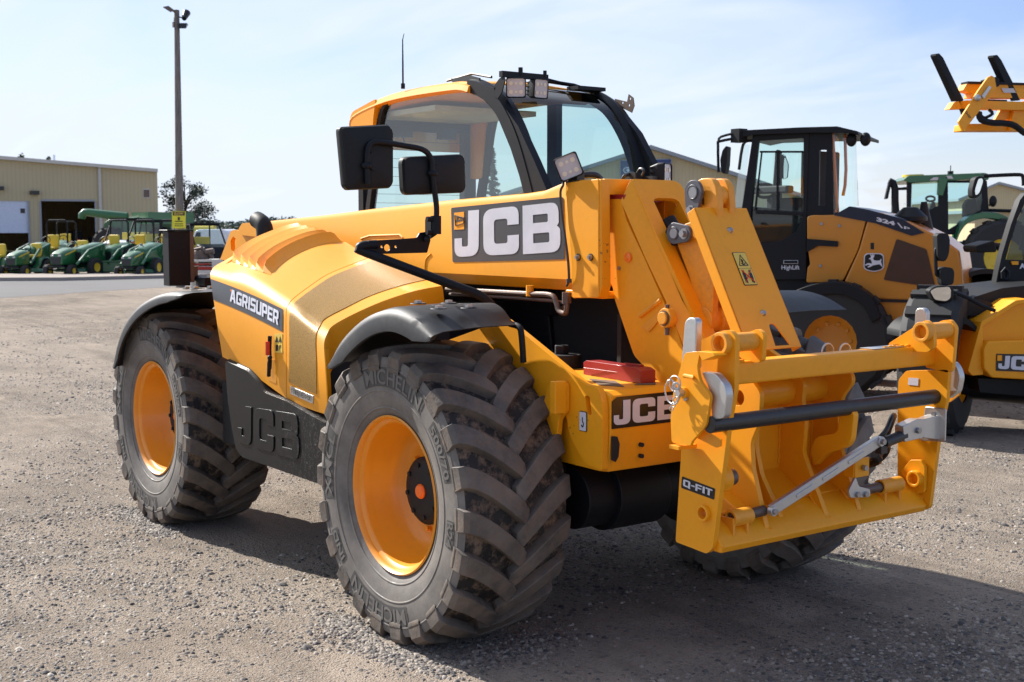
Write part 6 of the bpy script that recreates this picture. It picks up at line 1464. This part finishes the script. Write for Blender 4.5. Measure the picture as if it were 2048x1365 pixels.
# =================================================================== green tractor far right
TP = Plane(1900, 34, math.radians(8)); t = thing('farm_tractor', 'large green tractor with yellow hubs standing behind the wheel loader', 'tractor', tuple(TP(1900,458))[:2]+(0,))
g = G(); slab(g, TP, [(1806,361),(1817,352),(1970,346),(1981,350),(1976,361),(1960,358),(1900,362),(1820,366)], 0, 1.9, .04); O('cab_roof', g, M['green'], t, bevel=.04)
w1 = [(1824,367),(1877,363),(1877,412),(1850,424),(1822,424)]; w2 = [(1896,366),(1960,366),(1966,400),(1962,420),(1930,440),(1897,460)]
g = G(); slab(g, TP, [(1814,364),(1972,360),(1976,420),(1940,432),(1918,470),(1814,470)], .1, .2, 0, [w1, w2]); slab(g, TP, [(1814,364),(1972,360),(1976,420),(1940,432),(1918,470),(1814,470)], 1.6, 1.7, 0, [w1, w2]); slab(g, TP, [(1966,362),(1974,362),(1978,424),(1968,424)], .2, 1.6); cb = O('cab_frame', g, M['satin'], t, bevel=.02)
g = G(); g.add(TP.L(w1, .15), [tuple(range(5))]); g.add(TP.L(w2, .15), [tuple(range(6))]); O('cab_glass', g, glass('teal glass', (.55,.82,.80)), cb, recalc=False)
g = G(); slab(g, TP, [(1878,358),(1896,358),(1886,392),(1876,390)], -.1, .1, .02); O('pillar_cover', g, M['green'], t, bevel=.02)
g = G(); slab(g, TP, [(1858,361),(1868,355),(1877,355),(1876,361)], -.05, 0); O('roof_light', g, M['lens'], t); g = G(); slab(g, TP, [(1893,352),(1903,352),(1907,358),(1896,358)], -.05, 0); O('roof_light', g, M['lens'], t)
g = G(); g.cyl(TP(1826,354,.8), TP(1826,350,.8), .28, n=14); O('gps_receiver', g, M['jyel'], t)
g = G(); g.tube([TP(1791,428,.3),TP(1790,400,.3),TP(1790,378,.3),TP(1786,366,.3),TP(1778,362,.3)], [.11,.10,.10,.10,.09], 10); slab(g, TP, [(1779,361),(1783,366),(1776,398),(1770,399),(1773,385)], .2, .4); slab(g, TP, [(1793,376),(1815,374),(1815,380),(1793,381)], .2, .4); O('exhaust_stack', g, M['satin'], t)
g = G(); slab(g, TP, [(1660,500),(1665,440),(1760,425),(1815,424),(1850,440),(1850,500)], .4, 1.4, .1); O('hood', g, M['green'], t, bevel=.06)
g = G(); slab(g, TP, [(1832,448),(1846,446),(1846,436),(1836,438)], .35, .4); O('hood_decal', g, M['jyel'], t)
A = spline(TP.L([(1905,500),(1912,478),(1922,452),(1938,434),(1968,425),(2000,428),(2022,440),(2040,458)], -.3), 4); g = G(); g.loft([[a, a-Z*.16, a-Z*.16+TP.n*.7, a+TP.n*.7] for a in A]); O('fender', g, M['green'], t, bevel=.03)
g = G(); slab(g, TP, [(1930,410),(1938,398),(1952,398),(1956,430),(1930,436)], .8, 1.2, .05); O('seat', g, M['seatf'], t)
g = G(); P_ = [TP(1861+9*math.cos(a), 398+5*math.sin(a), .8) for a in [2*math.pi*i/14 for i in range(15)]]; g.tube(P_, .03, 6); slab(g, TP, [(1852,430),(1866,404),(1870,404),(1876,440)], .7, .9); O('steering_wheel', g, M['satin'], t)
for px, r, w_, o in ((2003, .98, .6, -.15), (1755, .72, .5, -.1)):
    for off in (o, 1.7):
        c = TP(px, 458, off); c.z = r; k = awheel(t, (0,0,0), r, w_, M['jyel'], rr=.5, ax=V((0,1,0)), bolts=8); k.location = c-V(t['_org']); k.rotation_euler = (0,0,math.atan2(TP.n.y, TP.n.x)-math.pi/2)
g = G(); slab(g, TP, [(1690,500),(1980,480),(1980,510),(1690,520)], .5, 1.3); O('frame', g, M['green'], t)
g = G(); g.tube([TP(1975,421,.3),TP(2045,423,.3)], .05, 6); g.ball(TP(1986,403,.1), (.1,.1,.15)); g.tube([TP(1978,412,.1),TP(1986,404,.1)], .03, 6); O('marker_bar', g, M['satin'], t)
p_ = TP(1901,345,.9); g = G(); g.cyl(p_-Z*.1, p_+Z*.03, .08, n=10); g.cyl(p_, p_+Z*.18, .012, n=6); O('antenna', g, M['satin'], t)

# =================================================================== second telehandler at the right edge, forks raised
J = Plane(1960, 10.6, math.radians(-6)); t = thing('telehandler', 'yellow and black telehandler cut by the right edge, its forks raised into the sky', 'telehandler', tuple(J(1960,458))[:2]+(0,))
g = G(); slab(g, J, [(1936,742),(1963,644),(2032,601),(2060,598),(2060,606),(2034,610),(1967,652),(1967,750),(1945,752)], 0, .9, .01); slab(g, J, [(1936,742),(1963,644),(2032,601),(2140,598),(2140,680),(1975,683),(1965,750),(1945,752)], .06, .09, 0); O('chassis', g, M['yellow'], t, bevel=.006)
g = G(); slab(g, J, [(1967,700),(1976,683),(2048,681),(2200,681),(2200,768),(1984,756),(1968,738)], -.05, .6, .02); fbx = O('front_box', g, M['yellow'], t, bevel=.03, seg=3)
g = G(); slab(g, J, [(1992,742),(2110,747),(2110,710),(1993,708)], -.056, -.05, .005); g.mi = 1; a_ = J.L([(1996,738),(2088,743),(2088,714),(1999,712)], -.060); put_block(g, 'JCB', quadmap(*a_), J.n*.002, .0, 1, 0, 1); g.mi = 2; slab(g, J, [(1995,722),(2004,722),(2004,711),(1995,711)], -.064, -.058); O('front_decal', g, [M['dblack'], M['white'], M['yellow']], fbx)
g = G(); slab(g, J, [(1906,632),(1910,600),(1950,597),(1985,606),(1990,632)], .2, .9, .03); slab(g, J, [(1944,596),(2003,577),(2100,566),(2100,608),(1985,612)], .3, 1.1, .02); O('bonnet', g, M['black'], t, bevel=.02)
A = spline(J.L([(1812,664),(1830,645),(1860,634),(1900,632),(1935,638),(1955,655)], .05), 4); g = G(); g.loft([[a, a-Z*.05, a-Z*.05+J.n*.4, a+J.n*.4] for a in A]); O('fender', g, M['black'], t, angle=50); g = G(); A2 = spline(J.L([(1924,556),(1945,543),(1975,538),(1998,545),(2010,575)], 2.4), 4); g.loft([[a, a-Z*.05, a-Z*.05+J.n*.6, a+J.n*.6] for a in A2]); O('fender', g, M['black'], t, angle=50)
def jwheel(px, off, ang=.9, r=.62):
    c = J(px, 458, off); c.z = r-.01; k = awheel(t, (0,0,0), r, .44, M['rim'], rr=.56, ax=V((0,1,0)), bolts=10); k.location = c-V(t['_org']); k.rotation_euler = (0,0,math.atan2(J.n.y, J.n.x)-math.pi/2+ang)
jwheel(1884, .30, .95); jwheel(1960, 2.9, .95); jwheel(2190, .3, .95); jwheel(2230, 3.0, .95)
g = G(); slab(g, J, [(1955,757),(2200,770),(2200,805),(1960,785)], .1, .5, .02); g.cyl(J(1890,770,.4), J(2190,800,.4), .10, n=16); O('axle', g, M['satin'], t)
# cab
cw = [(2012,520),(2020,490),(2035,440),(2052,405),(2100,395),(2100,522)]
g = G(); slab(g, J, [(1990,578),(1996,545),(2004,510),(2022,450),(2040,400),(2052,385),(2110,380),(2110,580)], .9, 1.0, 0, [cw]); cfr = O('cab_frame', g, M['black'], t, bevel=.01)
g = G(); g.add(J.L(cw, .95), [tuple(range(6))]); O('cab_glass', g, M['glass_dark'], cfr)
g = G(); slab(g, J, [(2025,530),(2037,530),(2037,523),(2023,523)], .88, .9); g.mi = 1; put_text(g, 'AGRI', lambda u, v: J(2039+u*34, 538-v*11, .885), bold=.05); O('cab_letters', g, [M['yellow'], M['white']], cfr, recalc=False)
g = G(); g.tube([J(2012,560,.86),J(2006,556,.86),J(2005,545,.86),J(2010,538,.86),J(2017,545,.86),J(2016,556,.86),J(2012,560,.86)], .018, 6); g.tube([J(2040,500,1.2),J(2047,470,1.2),J(2040,450,1.2)], .015, 6); O('grab_handle', g, M['satin'], cfr)
# mirrors
def jm(pts, off, arm, glassp=None):
    g = G(); slab(g, J, pts, off, off+.09, .03); o = O('mirror', g, M['black'], t, bevel=.015, seg=3)
    if glassp: g = G(); slab(g, J, glassp, off-.006, off, .02); O('mirror_glass', g, M['mirror'], o)
    g = G(); g.tube([J(px, py, off+.05) for px, py in arm], .016, 8, smooth=3); O('mirror_arm', g, M['satin'], t)
jm([(1874,470),(1882,466),(1897,468),(1901,480),(1899,508),(1893,522),(1884,524),(1876,514)], .0, [(1884,502),(1873,502),(1871,500),(1872,540),(1874,550),(1885,552)])
jm([(1880,540),(1888,534),(1906,536),(1910,545),(1908,570),(1884,572)], .0, [(1895,560),(1880,550)])
jm([(1857,582),(1870,573),(1900,571),(1909,578),(1908,598),(1895,606),(1868,603)], -.05, [(1905,584),(1935,596),(1965,612),(1990,622)], [(1860,583),(1871,576),(1898,574),(1902,580),(1901,597),(1892,603),(1870,600)])
jm([(1944,380),(1950,357),(1958,352),(1968,354),(1970,362),(1962,390),(1952,398),(1945,394)], .4, [(1966,353),(2000,351),(2040,350),(2046,356),(2047,372)], [(1950,380),(1957,358),(1965,357),(1966,364),(1959,386),(1951,392)])
g = G(); slab(g, J, [(1952,492),(1990,481),(1995,505),(1955,506)], 1.6, 1.9, .03); g.tube([J(1985,492,1.7),J(2000,494,1.7),J(2008,510,1.7)], .04, 8); O('front_lamp', g, M['black'], t, bevel=.02)
# raised carriage with forks
F = Plane(1960, 11.4, math.radians(-10))
g = G(); slab(g, F, [(1926,181),(1935,166),(2120,170),(2120,197),(1941,196),(1944,186)], .0, .12, .005); slab(g, F, [(1899,219),(1909,204),(1935,201),(2120,206),(2120,222),(1925,218)], .0, .10, .005); slab(g, F, [(1930,262),(1932,248),(2060,247),(2060,262)], .1, .30, .01)
slab(g, F, [(2020,262),(2030,210),(2060,200),(2100,200),(2100,262)], .05, .15, .01); slab(g, F, [(1990,240),(2010,205),(2030,205),(2020,240)], .1, .14)
fc_ = O('carriage', g, M['yellow'], t, bevel=.006)
g = G(); slab(g, F, [(1917,244),(1958,180),(1976,155),(1984,151),(1990,156),(1994,181),(1986,188),(1927,264)], -.14, -.11, .01); O('side_plate', g, M['yellow'], fc_, bevel=.005)
g = G(); slab(g, F, [(1936,163),(2120,168),(2120,172),(1936,168)], -.02, .10); slab(g, F, [(1985,156),(1992,154),(1999,158),(1999,172),(1990,176)], -.10, .1, .01); slab(g, F, [(1972,199),(2014,200),(2014,206),(1968,204)], .02, .08); g.tube([F(1958,226,-.05),F(1962,240,-.08),F(1985,246,-.08),F(2010,247,-.08),F(2030,252,-.08),F(2048,266,-.08),F(2062,268,-.08)], .028, 8, smooth=3); g.tube([F(1958,226,-.05),F(1968,236,-.05),F(1985,228,-.05),F(1978,220,-.05)], .014, 6, smooth=3); O('hydraulic_hose', g, M['satin'], fc_)
g = G(); slab(g, F, [(1964,192),(1978,172),(1983,175),(1968,198)], -.16, -.12, .005); g.ball(F(1955,196,-.16), (.03,.03,.03)); slab(g, F, [(1957,182),(1960,177),(1966,178),(1962,184)], .0, .02); O('locking_hook', g, M['steel'], fc_)
g = G(); slab(g, F, [(2003,177),(2027,177),(2032,186),(2008,186)], -.012, -.004); O('label', g, M['lens'], fc_)
g = G(); put_text(g, 'Q-FIT', lambda u, v: F(1929.5+u*9+v*4, 225+u*14-v*3.0, -.145), bold=.03); O('maker_label', g, M['dblack'], fc_, recalc=False)
for pts, nm in (([(1914,203),(1872,112),(1873,108),(1879,107),(1887,116),(1928,201)], 0), ([(2010,166),(1987,115),(1988,111),(1995,110),(2003,120),(2027,167)], 1)):
    g = G(); a = F.L(pts, -.0); g.plate(a, F.n*.05+F.h*-.03); slab(g, F, [(pts[0][0]+2,pts[0][1]-2),(pts[-1][0]-2,pts[-1][1]),(pts[-1][0]+14,pts[-1][1]+34),(pts[0][0]+16,pts[0][1]+36)], .0, .04); O('fork', g, M['satin'], fc_, bevel=.004)
g = G(); a, b = F(2090,240,.1), J(2260,520,2.5); dd = (b-a).normalized(); uu = dd.cross(Z).normalized(); vv = uu.cross(dd); g.obox((a+b)/2, dd*((b-a).length/2), uu*.13, vv*.17); O('boom', g, M['yellow'], t, bevel=.02)
# fixed names for the main machine
T['label'] = 'large yellow telehandler with four lug tyres and empty carriage lowered, in the foreground'
